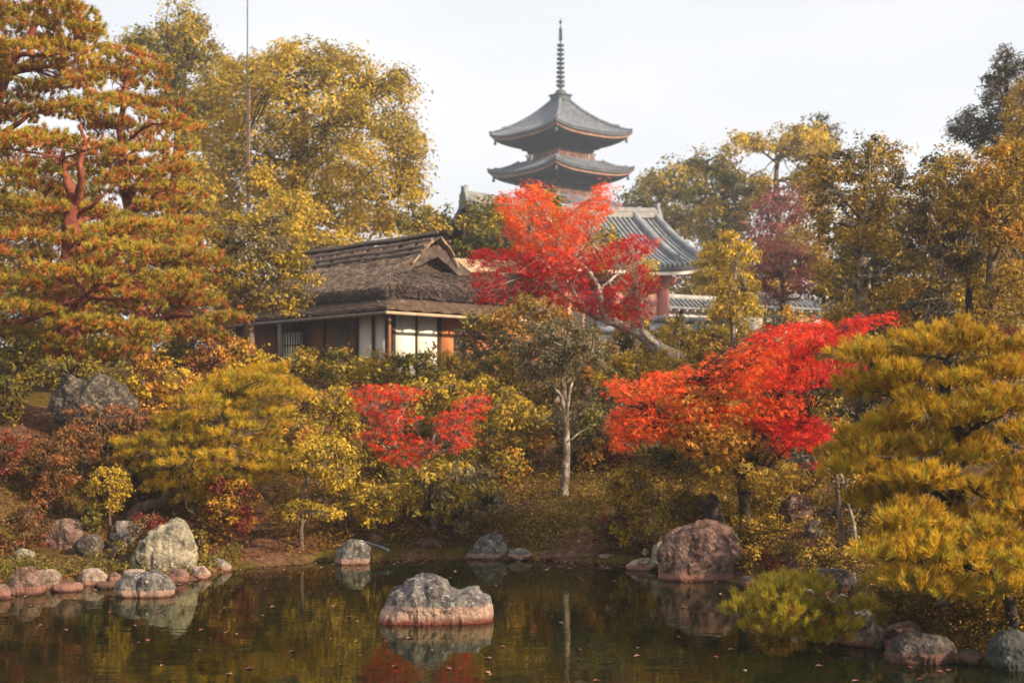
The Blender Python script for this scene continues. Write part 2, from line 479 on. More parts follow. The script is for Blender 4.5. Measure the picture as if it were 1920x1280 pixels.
def water_material():
    m, nt, N, L, out = _nt('pond_water')
    geo = N.new('ShaderNodeNewGeometry')
    n = N.new('ShaderNodeTexNoise'); n.inputs['Scale'].default_value = 1.6; n.inputs['Detail'].default_value = 3
    mp = N.new('ShaderNodeMapping'); mp.inputs['Scale'].default_value = (1, 2.2, 1)
    L.new(geo.outputs['Position'], mp.inputs['Vector']); L.new(mp.outputs[0], n.inputs['Vector'])
    b = N.new('ShaderNodeBump'); b.inputs['Strength'].default_value = 0.05; b.inputs['Distance'].default_value = 0.05
    L.new(n.outputs['Fac'], b.inputs['Height'])
    fr = N.new('ShaderNodeFresnel'); fr.inputs['IOR'].default_value = 1.33
    L.new(b.outputs[0], fr.inputs['Normal'])
    gl = N.new('ShaderNodeBsdfGlossy'); gl.inputs['Roughness'].default_value = 0.015; gl.inputs['Color'].default_value = (0.84, 0.86, 0.72, 1)
    L.new(b.outputs[0], gl.inputs['Normal'])
    tr = N.new('ShaderNodeBsdfTransparent'); tr.inputs['Color'].default_value = (0.26, 0.22, 0.10, 1)
    df = N.new('ShaderNodeBsdfDiffuse'); df.inputs['Color'].default_value = (0.012, 0.014, 0.004, 1)
    m1 = N.new('ShaderNodeMixShader'); m1.inputs['Fac'].default_value = 0.45
    L.new(df.outputs[0], m1.inputs[1]); L.new(tr.outputs[0], m1.inputs[2])
    m2 = N.new('ShaderNodeMixShader')
    L.new(fr.outputs[0], m2.inputs['Fac']); L.new(m1.outputs[0], m2.inputs[1]); L.new(gl.outputs[0], m2.inputs[2])
    L.new(m2.outputs[0], out.inputs['Surface'])
    return m
mb = MB()
mb.grid(np.stack(np.meshgrid(np.linspace(-60, 60, 13), np.linspace(1.5, 24.5, 5)) + [np.zeros((5, 13))], -1).transpose(1, 0, 2))
water = tag(mb.build('pond_water', water_material()), 'still dark brown pond water mirroring the bank', None, None, 'structure')

# ------------------------------------------------------------------ pagoda
def wood(name, a, b, c, s=3, st=(1, 1, 1), rough=0.8, bump=0.3):
    return noise_mat(name, [(0.3, a), (0.55, b), (0.78, c)], s, stretch=st, rough=rough, bump=bump)
TILE_GREY = wood('grey_roof_tile', (0.08, 0.09, 0.11), (0.155, 0.168, 0.20), (0.27, 0.28, 0.31), 1.8, rough=0.7)
PAG_PAN = wood('pagoda_pan_tile', (0.05, 0.052, 0.06), (0.085, 0.088, 0.098), (0.14, 0.14, 0.15), 1.8, rough=0.8)
PAG_WOOD = wood('dark_pagoda_wood', (0.012, 0.010, 0.010), (0.026, 0.021, 0.020), (0.05, 0.038, 0.034), 2)
PAG_RED = wood('weathered_vermilion_wood', (0.20, 0.10, 0.07), (0.32, 0.175, 0.125), (0.42, 0.26, 0.19), 2)
BRONZE_METAL = wood('verdigris_bronze', (0.04, 0.055, 0.055), (0.075, 0.10, 0.10), (0.13, 0.15, 0.14), 2, rough=0.6)
PLASTER = noise_mat('white_plaster', [(0.3, (0.58, 0.55, 0.50)), (0.7, (0.74, 0.71, 0.66))], 2, bump=0.1)

PD = 150.0
pc = W(1051, 780, PD)
pg_ground = float(ground_z(pc[0], pc[1], False))
pagoda = thing('pagoda', (pc[0], pc[1], pg_ground), 'tall tiered wooden pagoda with grey roofs and a ringed spire behind the gate', 'pagoda')
PROT = radians(45 - 5.5)       # a corner almost towards the viewer
def pag(p):
    """pagoda plan coordinates to world, z absolute"""
    p = np.asarray(p, float)
    c, s = cos(PROT), sin(PROT)
    q = p.copy()
    q[..., 0] = pc[0] + c * p[..., 0] - s * p[..., 1]
    q[..., 1] = pc[1] + s * p[..., 0] + c * p[..., 1]
    return q
def side(p, k):
    """turn plan coordinates by k quarter turns"""
    q = np.array(p, float)
    for _ in range(k):
        q = np.stack([-q[..., 1], q[..., 0], q[..., 2]], -1)
    return q
class PMB(MB):
    def add(self, v, f):
        super().add(pag(np.asarray(v, float).reshape(-1, 3)), f)

EAVES = [31.45, 27.55, 23.6, 19.6, 15.5]
for lvl, ez in enumerate(EAVES):
    we = 5.35 + 0.12 * lvl            # half width at the eaves
    wb = 1.95 + 0.16 * lvl            # half width of the body
    H = 3.9 if lvl == 0 else 1.35     # roof rise
    wt = 0.62 if lvl == 0 else wb + 0.95
    lift = 0.6
    def curve(t): return 0.55 * t + 0.45 * (1 - (1 - t) ** 2)
    def roof_pt(s, t, k, dz=0.0):
        w = wt + (we - wt) * t
        z = ez + H - H * curve(t) + lift * np.abs(s) ** 3.2 * t ** 2 + dz
        return side(np.stack([s * w, -w + 0 * s, z], -1), k)
    rf = PMB(); tiles = PMB(); sof = PMB(); fas = PMB(); rid = PMB(); raf = PMB()
    S, T = np.meshgrid(np.linspace(-1, 1, 33), np.linspace(0, 1, 15))
    for k in range(4):
        rf.grid(roof_pt(S, T, k).transpose(1, 0, 2))
        # tile rolls running down the slope
        nr = 30
        for x in np.linspace(-we * 0.985, we * 0.985, nr):
            t0 = max(0.0, (abs(x) - wt) / (we - wt))
            tt = np.linspace(t0, 1, 7)
            w = wt + (we - wt) * tt
            c0 = roof_pt(x / w, tt, k)
            e = 0.10
            l_ = roof_pt((x - e) / w, tt, k, 0.01); r_ = roof_pt((x + e) / w, tt, k, 0.01)
            c0 = roof_pt(x / w, tt, k, 0.15)
            tiles.grid(np.stack([l_, c0, r_]))
        # eave fascia: dark tile lip, then a reddish board, then the soffit
        s1 = np.linspace(-1, 1, 33)
        top = roof_pt(s1, np.ones(33), k)
        lip = top + np.array([0, 0, -0.20])
        rf.grid(np.stack([top, lip]).transpose(1, 0, 2))
        inn = side(np.stack([s1 * (we - 0.22), np.full(33, -(we - 0.22)), ez + lift * np.abs(s1) ** 3.2 - 0.22], -1), k)
        inn2 = inn + np.array([0, 0, -0.26])
        rf.grid(np.stack([lip, inn]).transpose(1, 0, 2))
        fas.grid(np.stack([inn, inn2]).transpose(1, 0, 2))
        mid = side(np.stack([s1 * (wb + 1.35), np.full(33, -(wb + 1.35)), np.full(33, ez - 0.78)], -1), k)
        sof.grid(np.stack([inn2, mid]).transpose(1, 0, 2))
        # bracket tiers stepping in to the body
        for q, (w0, z0, z1) in enumerate(((wb + 1.35, ez - 0.95, ez - 0.78), (wb + 0.95, ez - 1.25, ez - 0.95), (wb + 0.55, ez - 1.6, ez - 1.25))):
            a = side(np.array([[-w0, -w0, z0], [w0, -w0, z0], [w0, -w0, z1], [-w0, -w0, z1]]), k)
            sof.add(a, [[0, 1, 2, 3]])
            w2 = w0 - 0.42
            b = side(np.array([[-w0, -w0, z0], [w0, -w0, z0], [w2, -w2, z0], [-w2, -w2, z0]]), k)
            sof.add(b, [[3, 2, 1, 0]])
        for x in np.linspace(-we * 0.9, we * 0.9, 30):       # rafters below the soffit
            zc = ez + lift * (abs(x) / we) ** 3.2
            xi = np.clip(x, -(wb + 1.35), wb + 1.35)
            p0 = np.array([x, -(we - 0.3), zc - 0.50]); p1 = np.array([xi, -(wb + 1.2), ez - 0.82])
            h = 0.07
            raf.hexa(side(np.array([p0 + (-h, 0, -h), p0 + (h, 0, -h), p1 + (h, 0, -h), p1 + (-h, 0, -h), p0 + (-h, 0, h), p0 + (h, 0, h), p1 + (h, 0, h), p1 + (-h, 0, h)]), k))
        for x in np.linspace(-wb, wb, 4):                     # bracket arms reaching out under the eaves
            for w0, z0 in ((wb + 1.75, ez - 0.86), (wb + 1.1, ez - 1.22)):
                raf.hexa(side(np.array([[x - .12, -w0, z0], [x + .12, -w0, z0], [x + .12, -wb, z0 - .22], [x - .12, -wb, z0 - .22], [x - .12, -w0, z0 + .2], [x + .12, -w0, z0 + .2], [x + .12, -wb, z0 + .02], [x - .12, -wb, z0 + .02]]), k))
        # corner ridge, in two steps as on the real roof
        for t0, t1, r in ((0.0, 0.80, 0.20), (0.78, 1.0, 0.15)):
            tt = np.linspace(t0, t1, 8)
            pts = roof_pt(np.ones(8), tt, k, 0.12)
            pts[-1, 2] += 0.12
            rid.tube(pts, np.full(8, r), 6)
    roof = rf.build('roof', PAG_PAN, pagoda, smooth=True)
    tag(tiles.build('tile_rolls', TILE_GREY, roof), kind='stuff')
    rid.build('corner_ridge', TILE_GREY, roof)
    fas.build('eave_board', PAG_RED, roof)
    sof.build('soffit', PAG_WOOD, pagoda)
    tag(raf.build('rafters', PAG_WOOD, pagoda), kind='stuff')
    # body, balcony and railing of this storey
    zb = ez - 1.4
    zf = (EAVES[lvl + 1] + 1.45) if lvl < 4 else pg_ground + 1.0
    bd = PMB(); bd.box((-wb, -wb, zf), (wb, wb, zb)); bd.build('body', PAG_WOOD, pagoda)
    for k in range(4):
        for x in np.linspace(-wb, wb, 4)[:-1]:
            p = PMB(); q = side(np.array([[x - .16, -wb - .1, zf], [x + .16, -wb - .1, zf], [x + .16, -wb + .2, zf], [x - .16, -wb + .2, zf]]), k)
            p.hexa(np.vstack([q, q + np.array([0, 0, zb - zf])])); p.build('post', PAG_RED, pagoda)
        for z0, z1, o in ((zf + 1.15, zf + 1.38, 0.06), (zf + 0.55, zf + 0.7, 0.05)):
            p = PMB(); w0 = wb + 0.03
            p.hexa(np.vstack([side(np.array([[-w0, -w0 - o, z], [w0, -w0 - o, z], [w0, -w0, z], [-w0, -w0, z]]), k) for z in (z0, z1)]))
            p.build('wall_beam', PAG_RED, pagoda)
        if lvl < 4:
            wr = wb + 1.15
            dk = PMB(); dk.hexa(np.vstack([side(np.array([[-wr, -wr, z], [wr, -wr, z], [wb, -wb, z], [-wb, -wb, z]]), k) for z in (zf - 0.28, zf)]))
            dk.build('balcony_floor', PAG_RED, pagoda)
            for z in (zf + 0.26, zf + 0.46, zf + 0.68):
                wq = wb + 0.55; ex = 0.25 if z > zf + 0.6 else 0.05
                rl = PMB(); q = side(np.array([[-wq - ex, -wq, z], [wq + ex, -wq, z]]), k); rl.tube(np.linspace(q[0], q[1], 3), 0.055, 5); rl.build('rail', PAG_RED, pagoda)
            for x in np.linspace(-(wb + .55), wb + .55, 5):
                rp = PMB(); q = side(np.array([[x, -(wb + .55), zf], [x, -(wb + .55), zf + .72]]), k); rp.tube(np.linspace(q[0], q[1], 2), 0.06, 5); rp.build('rail_post', PAG_RED, pagoda)
    # wind bells at the corners
    for k in range(4):
        b = PMB(); c0 = side(np.array([[-(we - .45), -(we - .45), ez + lift - 0.55]]), k)[0]
        zz = np.array([0, -0.12, -0.2, -0.42, -0.6]); rr = np.array([0.02, 0.02, 0.11, 0.15, 0.19])
        b.tube(c0 + np.stack([0 * zz, 0 * zz, zz], 1), rr, 8); b.build('wind_bell', BRONZE_METAL, pagoda)
pb = PMB(); pb.box((-4.5, -4.5, pg_ground - 1), (4.5, 4.5, pg_ground + 1.0)); pb.build('stone_base', PLASTER, pagoda)
# finial: square roban, inverted bowl, shaft, nine rings, water flame, jewels
zt = EAVES[0] + 3.9
b = PMB(); b.box((-0.78, -0.78, zt - 0.25), (0.78, 0.78, zt + 0.55)); b.box((-0.9, -0.9, zt + 0.56), (0.9, 0.9, zt + 0.72)); b.build('finial_base', BRONZE_METAL, pagoda)
def lathe(zr, n=12):
    m = PMB(); zr = np.array(zr, float)
    m.tube(np.stack([0 * zr[:, 0], 0 * zr[:, 0], zr[:, 0]], 1), zr[:, 1], n); return m
lathe([(zt + .72, .62), (zt + .95, .60), (zt + 1.15, .48), (zt + 1.3, .2), (zt + 1.35, .14)]).build('finial_bowl', BRONZE_METAL, pagoda, smooth=True)
lathe([(zt + 1.3, .12), (zt + 4.5, .10), (zt + 7.4, .07)], 8).build('finial_shaft', BRONZE_METAL, pagoda)
lathe([(zt + 1.45, .12), (zt + 1.55, .42), (zt + 1.8, .46), (zt + 1.62, .36), (zt + 1.56, .12)]).build('lotus_cup', BRONZE_METAL, pagoda)
for i in range(9):
    z0 = zt + 2.15 + i * 0.475; r = 0.47 - 0.012 * i
    lathe([(z0 - .10, .12), (z0 - .13, r * .9), (z0 - .05, r), (z0 + .05, r), (z0 + .10, r * .7), (z0 + .14, .12)]).build('ring', BRONZE_METAL, pagoda)
for k in range(4):
    f = PMB(); z0 = zt + 6.35
    out_ = np.array([(0.07, 0), (0.22, .15), (0.26, .5), (0.2, .8), (0.24, 1.0), (0.07, 1.15)])
    pts = [(x, dy, z0 + z) for dy in (-.03, .03) for x, z in out_]
    ids = np.arange(6)
    pts = side(np.array(pts), k)
    f.add(pts, [list(ids)]); f.add(pts, [list(ids[::-1] + 6)])
    f.add(pts, [[i, (i + 1) % 6, (i + 1) % 6 + 6, i + 6] for i in range(6)])
    f.build('flame_plate', BRONZE_METAL, pagoda)
lathe([(zt + 7.3, .05), (zt + 7.45, .16), (zt + 7.6, .20), (zt + 7.8, .10), (zt + 7.95, .05), (zt + 8.15, .05), (zt + 8.3, .15), (zt + 8.42, .16), (zt + 8.6, .05), (zt + 8.75, .02)]).build('jewel', BRONZE_METAL, pagoda, smooth=True)

# ------------------------------------------------------------------ temple gate with tiled roof
TILE_PAN = wood('dark_pan_tile', (0.035, 0.04, 0.05), (0.06, 0.066, 0.078), (0.10, 0.105, 0.115), 3, rough=0.7)
TILE_BLUE = wood('blue_grey_tile', (0.12, 0.135, 0.155), (0.20, 0.215, 0.235), (0.30, 0.31, 0.325), 3, rough=0.6)
GATE_RED = noise_mat('faded_red_paint', [(0.3, (0.50, 0.19, 0.16)), (0.7, (0.62, 0.29, 0.25))], 2, bump=0.1)
GATE_PINK = noise_mat('pale_pink_boards', [(0.3, (0.52, 0.30, 0.26)), (0.7, (0.64, 0.42, 0.37))], 2, bump=0.1)
GD = 56.0
g_r = W(1205, 402, GD)             # right end of the ridge
gu = unit(np.array([-0.86, -0.51, 0]))       # along the ridge to the left, towards the viewer
gn = np.array([0.51, -0.86, 0])              # out of the front slope
GL = 7.3
g_z = float(ground_z(g_r[0], g_r[1], False))
gate = thing('temple_gate', (g_r[0], g_r[1], g_z), 'red temple gate with a curved blue-grey tiled roof behind the large maple', 'gate')
def gp(a, b, z):
    """a along the ridge from its right end, b out of the front slope, z absolute"""
    return np.array([g_r[0], g_r[1], 0]) + gu * np.asarray(a, float)[..., None] + gn * np.asarray(b, float)[..., None] + np.array([0, 0, 1.0]) * np.asarray(z, float)[..., None]
RZ = g_r[2] - 0.15
def gslope(t, a=None):
    up = 0.0
    if a is not None:
        e = np.abs(np.asarray(a) - GL / 2) / (GL / 2 + 0.7)
        up = 0.28 * e ** 4 * t
    return 3.1 * t, RZ - 2.25 * (0.70 * t + 0.30 * (1 - (1 - t) ** 2)) + up
A, T = np.meshgrid(np.linspace(-0.7, GL + 0.7, 30), np.linspace(0, 1, 12))
for sgn, nm in ((1, 'front'), (-1, 'back')):
    b, z = gslope(T, A)
    P = gp(A, sgn * b, z)
    m = MB(); m.slab(P if sgn > 0 else P[:, ::-1], (0, 0, -0.16)); slope = m.build('roof', TILE_PAN, gate, smooth=False)
    for a in np.arange(-0.6, GL + 0.65, 0.232):
        tt = np.linspace(0.0, 1.015, 9); b, z = gslope(tt, a)
        m = MB(); m.tube(gp(np.full(9, a), sgn * b, z + 0.04), 0.076, 6); m.build('tile_roll', TILE_BLUE, slope)
    for a in (-0.55, 0.5, GL - 0.5, GL + 0.55):              # descending ridges at the verges
        tt = np.linspace(0.02, 0.93 if a in (0.5, GL - 0.5) else 1.0, 9); b, z = gslope(tt, a)
        m = MB()
        p = gp(np.full(9, a), sgn * b, z)
        m.tube(p + np.array([0, 0, 0.20]), 0.155, 6); m.tube(p + np.array([0, 0, 0.05]), 0.17, 6); m.build('descending_ridge', TILE_BLUE, slope)
    # eave: tile-end discs, pale board, rafters, red beam
    tt = np.ones(30); aa = np.linspace(-0.7, GL + 0.7, 30); b, z = gslope(tt, aa)
    m = MB(); q = gp(aa, sgn * (b - 0.12), z - 0.17); m.slab(np.stack([q, q + gn * sgn * -0.14]), (0, 0, -0.16)); m.build('eave_board', PLASTER, gate)
    for a in np.arange(-0.6, GL + 0.7, 0.33):
        p0 = gp(a, sgn * 2.85, gslope(1.0, a)[1] - 0.36); p1 = gp(a, sgn * 1.3, gslope(1.0, a)[1] + 0.10)
        m = MB(); m.tube(np.linspace(p0, p1, 2), 0.06, 4); m.build('rafter', GATE_RED, gate)
# ridge: layered tiles, cap roll, end tiles
m = MB()
aa = np.linspace(-0.6, GL + 0.6, 24); sag = 0.12 * (np.abs(aa - GL / 2) / (GL / 2)) ** 2
for w, z0, z1 in ((0.22, -0.12, 0.02), (0.18, 0.024, 0.11), (0.20, 0.114, 0.15), (0.15, 0.154, 0.20)):
    a_, b_ = gp(aa, np.full(24, w), RZ + z0 + sag), gp(aa, np.full(24, -w), RZ + z0 + sag)
    m.slab(np.stack([a_, b_]), (0, 0, z1 - z0))
m.build('ridge', wood('pale_ridge_tile', (0.17, 0.17, 0.175), (0.26, 0.255, 0.255), (0.36, 0.35, 0.34), 5), gate)
m = MB(); m.tube(gp(aa, 0 * aa, RZ + 0.22 + sag), 0.08, 7); m.build('ridge_cap', TILE_BLUE, gate)
for a, s in ((-0.62, -1), (GL + 0.62, 1)):
    m = MB()
    out_ = np.array([(-.42, -.35), (.42, -.35), (.36, .2), (.24, .55), (.13, .78), (.2, 1.02), (.06, .9), (-.06, .9), (-.2, 1.02), (-.13, .78), (-.24, .55), (-.36, .2)])
    n = len(out_)
    v = np.vstack([gp(np.full(n, a + s * k), out_[:, 0] * .75, RZ + out_[:, 1] * .62) for k in (0, .16)])
    ids = np.arange(n)
    m.add(v, [list(ids)]); m.add(v, [list(ids[::-1] + n)]); m.add(v, [[i, (i + 1) % n, (i + 1) % n + n, i + n] for i in range(n)])
    m.build('ridge_end_tile', TILE_BLUE, gate)
# pillars, beams, panels
for a in (0.35, 2.5, 4.8, GL - 0.35):
    for bb in (1.75, -1.75):
        p0 = gp(a, bb, g_z - 0.3); p1 = gp(a, bb, RZ - 1.75)
        m = MB(); m.tube(np.linspace(p0, p1, 3), 0.27, 16); m.build('pillar', GATE_RED, gate, smooth=True)
def gbox(a0, a1, b0, b1, z0, z1, name, mat):
    m = MB(); m.hexa([gp(a, b, z) for z in (z0, z1) for a, b in ((a0, b0), (a1, b0), (a1, b1), (a0, b1))]); return m.build(name, mat, gate)
for z0, z1 in ((RZ - 2.12, RZ - 1.72), (RZ - 2.75, RZ - 2.45)):
    gbox(-0.3, GL + 0.3, 1.6, 1.9, z0, z1, 'beam', GATE_RED); gbox(-0.3, GL + 0.3, -1.9, -1.6, z0, z1, 'beam', GATE_RED)
gbox(0.2, 0.5, -1.75, 1.75, RZ - 2.12, RZ - 1.72, 'beam', GATE_RED)
gbox(0.3, 0.4, -1.5, 1.5, g_z, RZ - 2.13, 'side_panel', GATE_PINK)
gbox(GL - .4, GL - .3, -1.5, 1.5, g_z, RZ - 2.13, 'side_panel', GATE_PINK)
gbox(0.62, 2.25, 1.70, 1.78, g_z, RZ - 2.76, 'front_panel', GATE_PINK)
gbox(5.05, GL - .62, 1.70, 1.78, g_z, RZ - 2.76, 'front_panel', GATE_PINK)
gbox(0.62, 2.25, 1.68, 1.82, RZ - 3.5, RZ - 3.38, 'rail', GATE_RED)
m = MB(); tri = [gp(0.36, b, z) for b, z in ((1.6, RZ - 1.71), (-1.6, RZ - 1.71), (0, RZ - 0.35))]
m.add(np.vstack([tri, np.array(tri) + gu * 0.1]), [[0, 1, 2], [5, 4, 3]]); m.build('gable_panel', PLASTER, gate)

# ------------------------------------------------------------------ tile-topped garden walls
def tiled_wall(p0, p1, h, label, roofw=0.55, rolls=True, mat=None):
    p0 = np.array(p0, float); p1 = np.array(p1, float)
    L_ = np.linalg.norm((p1 - p0)[:2]); e = unit((p1 - p0) * np.array([1, 1, 0])); nrm = np.array([e[1], -e[0], 0])
    if nrm[1] > 0: nrm = -nrm
    zt = p0[2]
    root = thing('tiled_garden_wall', ((p0 + p1) / 2 * np.array([1, 1, 0]) + np.array([0, 0, zt - h])), label, 'wall')
    def q(a, b, z): return p0 * np.array([1, 1, 0]) + e * a + nrm * b + np.array([0, 0, z])
    def bx(a0, a1, b0, b1, z0, z1, nm, mt):
        m = MB(); m.hexa([q(a, b, z) for z in (z0, z1) for a, b in ((a0, b0), (a1, b0), (a1, b1), (a0, b1))]); return m.build(nm, mt, root)
    bx(0, L_, -0.2, 0.2, zt - h - 0.6, zt - 0.42, 'plaster_wall', PLASTER)
    for s in (1, -1):
        P = np.array([[q(a, s * b, z) for a in (-.1, L_ + .1)] for b, z in ((0.04, zt), (roofw, zt - 0.34))])
        m = MB(); m.slab(P, (0, 0, -0.07)); m.build('coping', TILE_BLUE, root)
        if rolls:
            for a in np.arange(0.05, L_, 0.24):
                m = MB(); m.tube(np.array([q(a, s * 0.05, zt + .03), q(a, s * (roofw + .01), zt - .31)]), 0.06, 6); m.build('tile_roll', TILE_BLUE, root)
            for a in np.arange(0.17, L_, 0.42):
                m = MB(); m.tube(np.array([q(a, s * 0.2, zt - .42), q(a, s * (roofw - .06), zt - .44)]), 0.05, 6); m.build('rafter_end', PLASTER, root)
    for a in np.arange(0.9, L_, 1.6):
        bx(a - .07, a + .07, 0.19, 0.24, zt - h - .3, zt - .43, 'wall_post', PAG_WOOD)
    m = MB(); m.tube(np.array([q(-.12, 0, zt + .10), q(L_ / 2, 0, zt + .10), q(L_ + .12, 0, zt + .10)]), 0.12, 8); m.build('ridge_roll', wood('pale_ridge_roll', (0.24, 0.24, 0.25), (0.34, 0.34, 0.34), (0.44, 0.43, 0.42), 4) if mat is None else mat, root)
tiled_wall(W(1238, 560, 57.5), W(1400, 562, 60), 2.0, 'white plaster garden wall with tiled coping joining the gate pillar')
tiled_wall(W(1120, 601, 46), W(1365, 607, 48), 1.3, 'low wall with thin blue tiled coping in front of the gate', 0.3, False, TILE_BLUE)
tiled_wall(W(1390, 556, 50), W(1545, 553, 52), 1.9, 'tile-topped wall behind the bare reddish trees', 0.7, True)

# ------------------------------------------------------------------ thatched tea house
HC = W(735, 780, 38.6); HC[2] = 0
hu = np.array([-0.68, 0.733, 0]); hv = np.array([0.733, 0.68, 0])
h_z = float(ground_z(HC[0], HC[1], False))
house = thing('thatched_tea_house', (HC[0], HC[1], h_z), 'thatched tea house with brown walls and white sliding panels above the hedge', 'house')
def hp(a, b, z):
    """a along the left wall from the near corner, b along the right wall, z absolute"""
    a, b, z = np.broadcast_arrays(np.asarray(a, float), np.asarray(b, float), np.asarray(z, float))
    return HC + hu * a[..., None] + hv * b[..., None] + np.array([0, 0, 1.0]) * z[..., None]
def hbox(a0, a1, b0, b1, z0, z1, name, mat, parent=None):
    m = MB(); m.hexa([hp(a, b, z) for z in (z0, z1) for a, b in ((a0, b0), (a1, b0), (a1, b1), (a0, b1))])
    return m.build(name, mat, parent or house, base=np.array(house.location))
def a_of(px):     # picture column to distance along the left wall
    k = (px - 960) / FPX
    return (k * HC[1] - HC[0]) / (hu[0] - k * hu[1])
def b_of(px):
    k = (px - 960) / FPX
    return (k * HC[1] - HC[0]) / (hv[0] - k * hv[1])
THATCH = noise_mat('old_thatch', [(0.28, (0.045, 0.033, 0.028)), (0.5, (0.105, 0.078, 0.066)), (0.74, (0.22, 0.165, 0.135))], 5, stretch=(1, 1, 1), bump=0.9, bscale=30, dist=0.05, rough=1.0, spec=0.0)
STRAW = leaf_mat('thatch_straw', [(0.045, 0.034, 0.029), (0.095, 0.071, 0.060), (0.16, 0.12, 0.10), (0.27, 0.205, 0.16)], trans=0.0, rough=0.9)
BARKSHINGLE = noise_mat('cypress_bark_shingle', [(0.3, (0.045, 0.030, 0.024)), (0.55, (0.11, 0.075, 0.058)), (0.78, (0.21, 0.15, 0.115))], 7, bump=0.7, rough=1.0, spec=0.0)
CLAYWALL = noise_mat('red_clay_wall', [(0.3, (0.13, 0.050, 0.024)), (0.7, (0.24, 0.095, 0.042))], 3, bump=0.2)
OCHREWALL = noise_mat('ochre_clay_wall', [(0.3, (0.36, 0.13, 0.045)), (0.7, (0.48, 0.19, 0.07))], 3, bump=0.2)
PAPER = noise_mat('white_paper_panel', [(0.3, (0.66, 0.63, 0.56)), (0.7, (0.74, 0.71, 0.65))], 1.5, bump=0.0)
HWOOD = wood('house_dark_wood', (0.022, 0.014, 0.010), (0.055, 0.034, 0.024), (0.10, 0.065, 0.045), 6, (1, 1, .3))
BAMBOO = noise_mat('dry_bamboo', [(0.3, (0.30, 0.22, 0.14)), (0.7, (0.48, 0.37, 0.25))], 5, stretch=(1, 1, 1), bump=0.2)
LOG = noise_mat('grey_log', [(0.3, (0.10, 0.075, 0.06)), (0.7, (0.24, 0.19, 0.15))], 9, stretch=(1, 1, .3), bump=0.6)
HL, HW_ = 8.0, 4.3
ZE = 4.98                       # lower eave
ZW = 5.42                       # top of the pent roof
ZT0 = 5.46                      # lower edge of the thatch
# core walls (dark interior faces never show through)
hbox(0.06, HL, 0.06, HW_, h_z - 0.2, ZW + 0.1, 'wall_core', HWOOD)
zfl = h_z + 0.35; ztop = ZE + 0.02
for x0, x1, mt, nm in ((724.5, 702, PAPER, 'sliding_panel'), (700.5, 672, PAPER, 'sliding_panel'), (669, 611, CLAYWALL, 'clay_wall_panel'), (609, 582, CLAYWALL, 'clay_wall_panel'),
                       (578, 571, HWOOD, 'wood_panel'), (519, 472, CLAYWALL, 'clay_wall_panel'), (470, 445, CLAYWALL, 'clay_wall_panel')):
    o = hbox(a_of(x0), a_of(x1), 0.0 if mt is PAPER else -0.015, 0.055, zfl, ztop, nm, mt)
    if mt is PAPER:
        for f in (0.0, 1.0):
            aa = a_of(x0) + (a_of(x1) - a_of(x0)) * f
            hbox(aa - .02, aa + .02, -0.02, 0.0, zfl, ztop, 'panel_frame', HWOOD, o)
# latticed shoji on the left
o = hbox(a_of(569), a_of(521), 0.0, 0.055, zfl, ztop - 0.32, 'sliding_panel', PAPER)
for aa in np.linspace(a_of(569), a_of(521), 11): hbox(aa - .018, aa + .018, -0.025, 0.0, zfl, ztop - .32, 'lattice_bar', HWOOD, o)
for z in (zfl + .5, zfl + 1.0, zfl + 1.45): hbox(a_of(569), a_of(521), -0.027, -0.004, z - .018, z + .018, 'lattice_bar', HWOOD, o)
hbox(a_of(569), a_of(521), 0.0, 0.055, ztop - .30, ztop, 'wood_panel', HWOOD)
# small lattice window in the clay wall
o = hbox(a_of(655), a_of(633), -0.03, -0.016, ztop - 1.25, ztop - 0.2, 'window', HWOOD)
for aa in np.linspace(a_of(655), a_of(633), 8): hbox(aa - .012, aa + .012, -0.055, -0.031, ztop - 1.25, ztop - .2, 'lattice_bar', LOG, o)
for z in np.linspace(ztop - 1.25, ztop - .2, 8): hbox(a_of(655), a_of(633), -0.057, -0.034, z - .012, z + .012, 'lattice_bar', LOG, o)
for px in (726, 701, 670.5, 610, 580, 570, 520, 471):
    hbox(a_of(px) - .05, a_of(px) + .05, -0.045, 0.04, h_z, ZW, 'post', HWOOD)
# right wall
for x0, x1, mt, nm in ((739, 779, PAPER, 'sliding_panel'), (781, 821, PAPER, 'sliding_panel'), (825, 868, OCHREWALL, 'clay_wall_panel'), (870, 945, OCHREWALL, 'clay_wall_panel')):
    hbox(0.0 if mt is PAPER else -0.015, 0.055, b_of(x0), b_of(x1), zfl, ztop, nm, mt)
for px in (737, 780, 823, 869, 946):
    w = .055 if px != 780 else .02
    hbox(-0.045, 0.04, b_of(px) - w, b_of(px) + w, h_z, ZW, 'post', HWOOD)
o = hbox(-0.03, -0.016, b_of(850), b_of(866), zfl + .2, zfl + 1.2, 'window', HWOOD)
for z in np.linspace(zfl + .25, zfl + 1.15, 7): hbox(-0.05, -0.031, b_of(850), b_of(866), z - .014, z + .014, 'lattice_bar', LOG, o)
hbox(-0.5, 0, -0.5, HW_, h_z + .2, zfl, 'veranda', HWOOD); hbox(0.001, HL, -0.5, 0.0, h_z + .2, zfl, 'veranda', HWOOD)
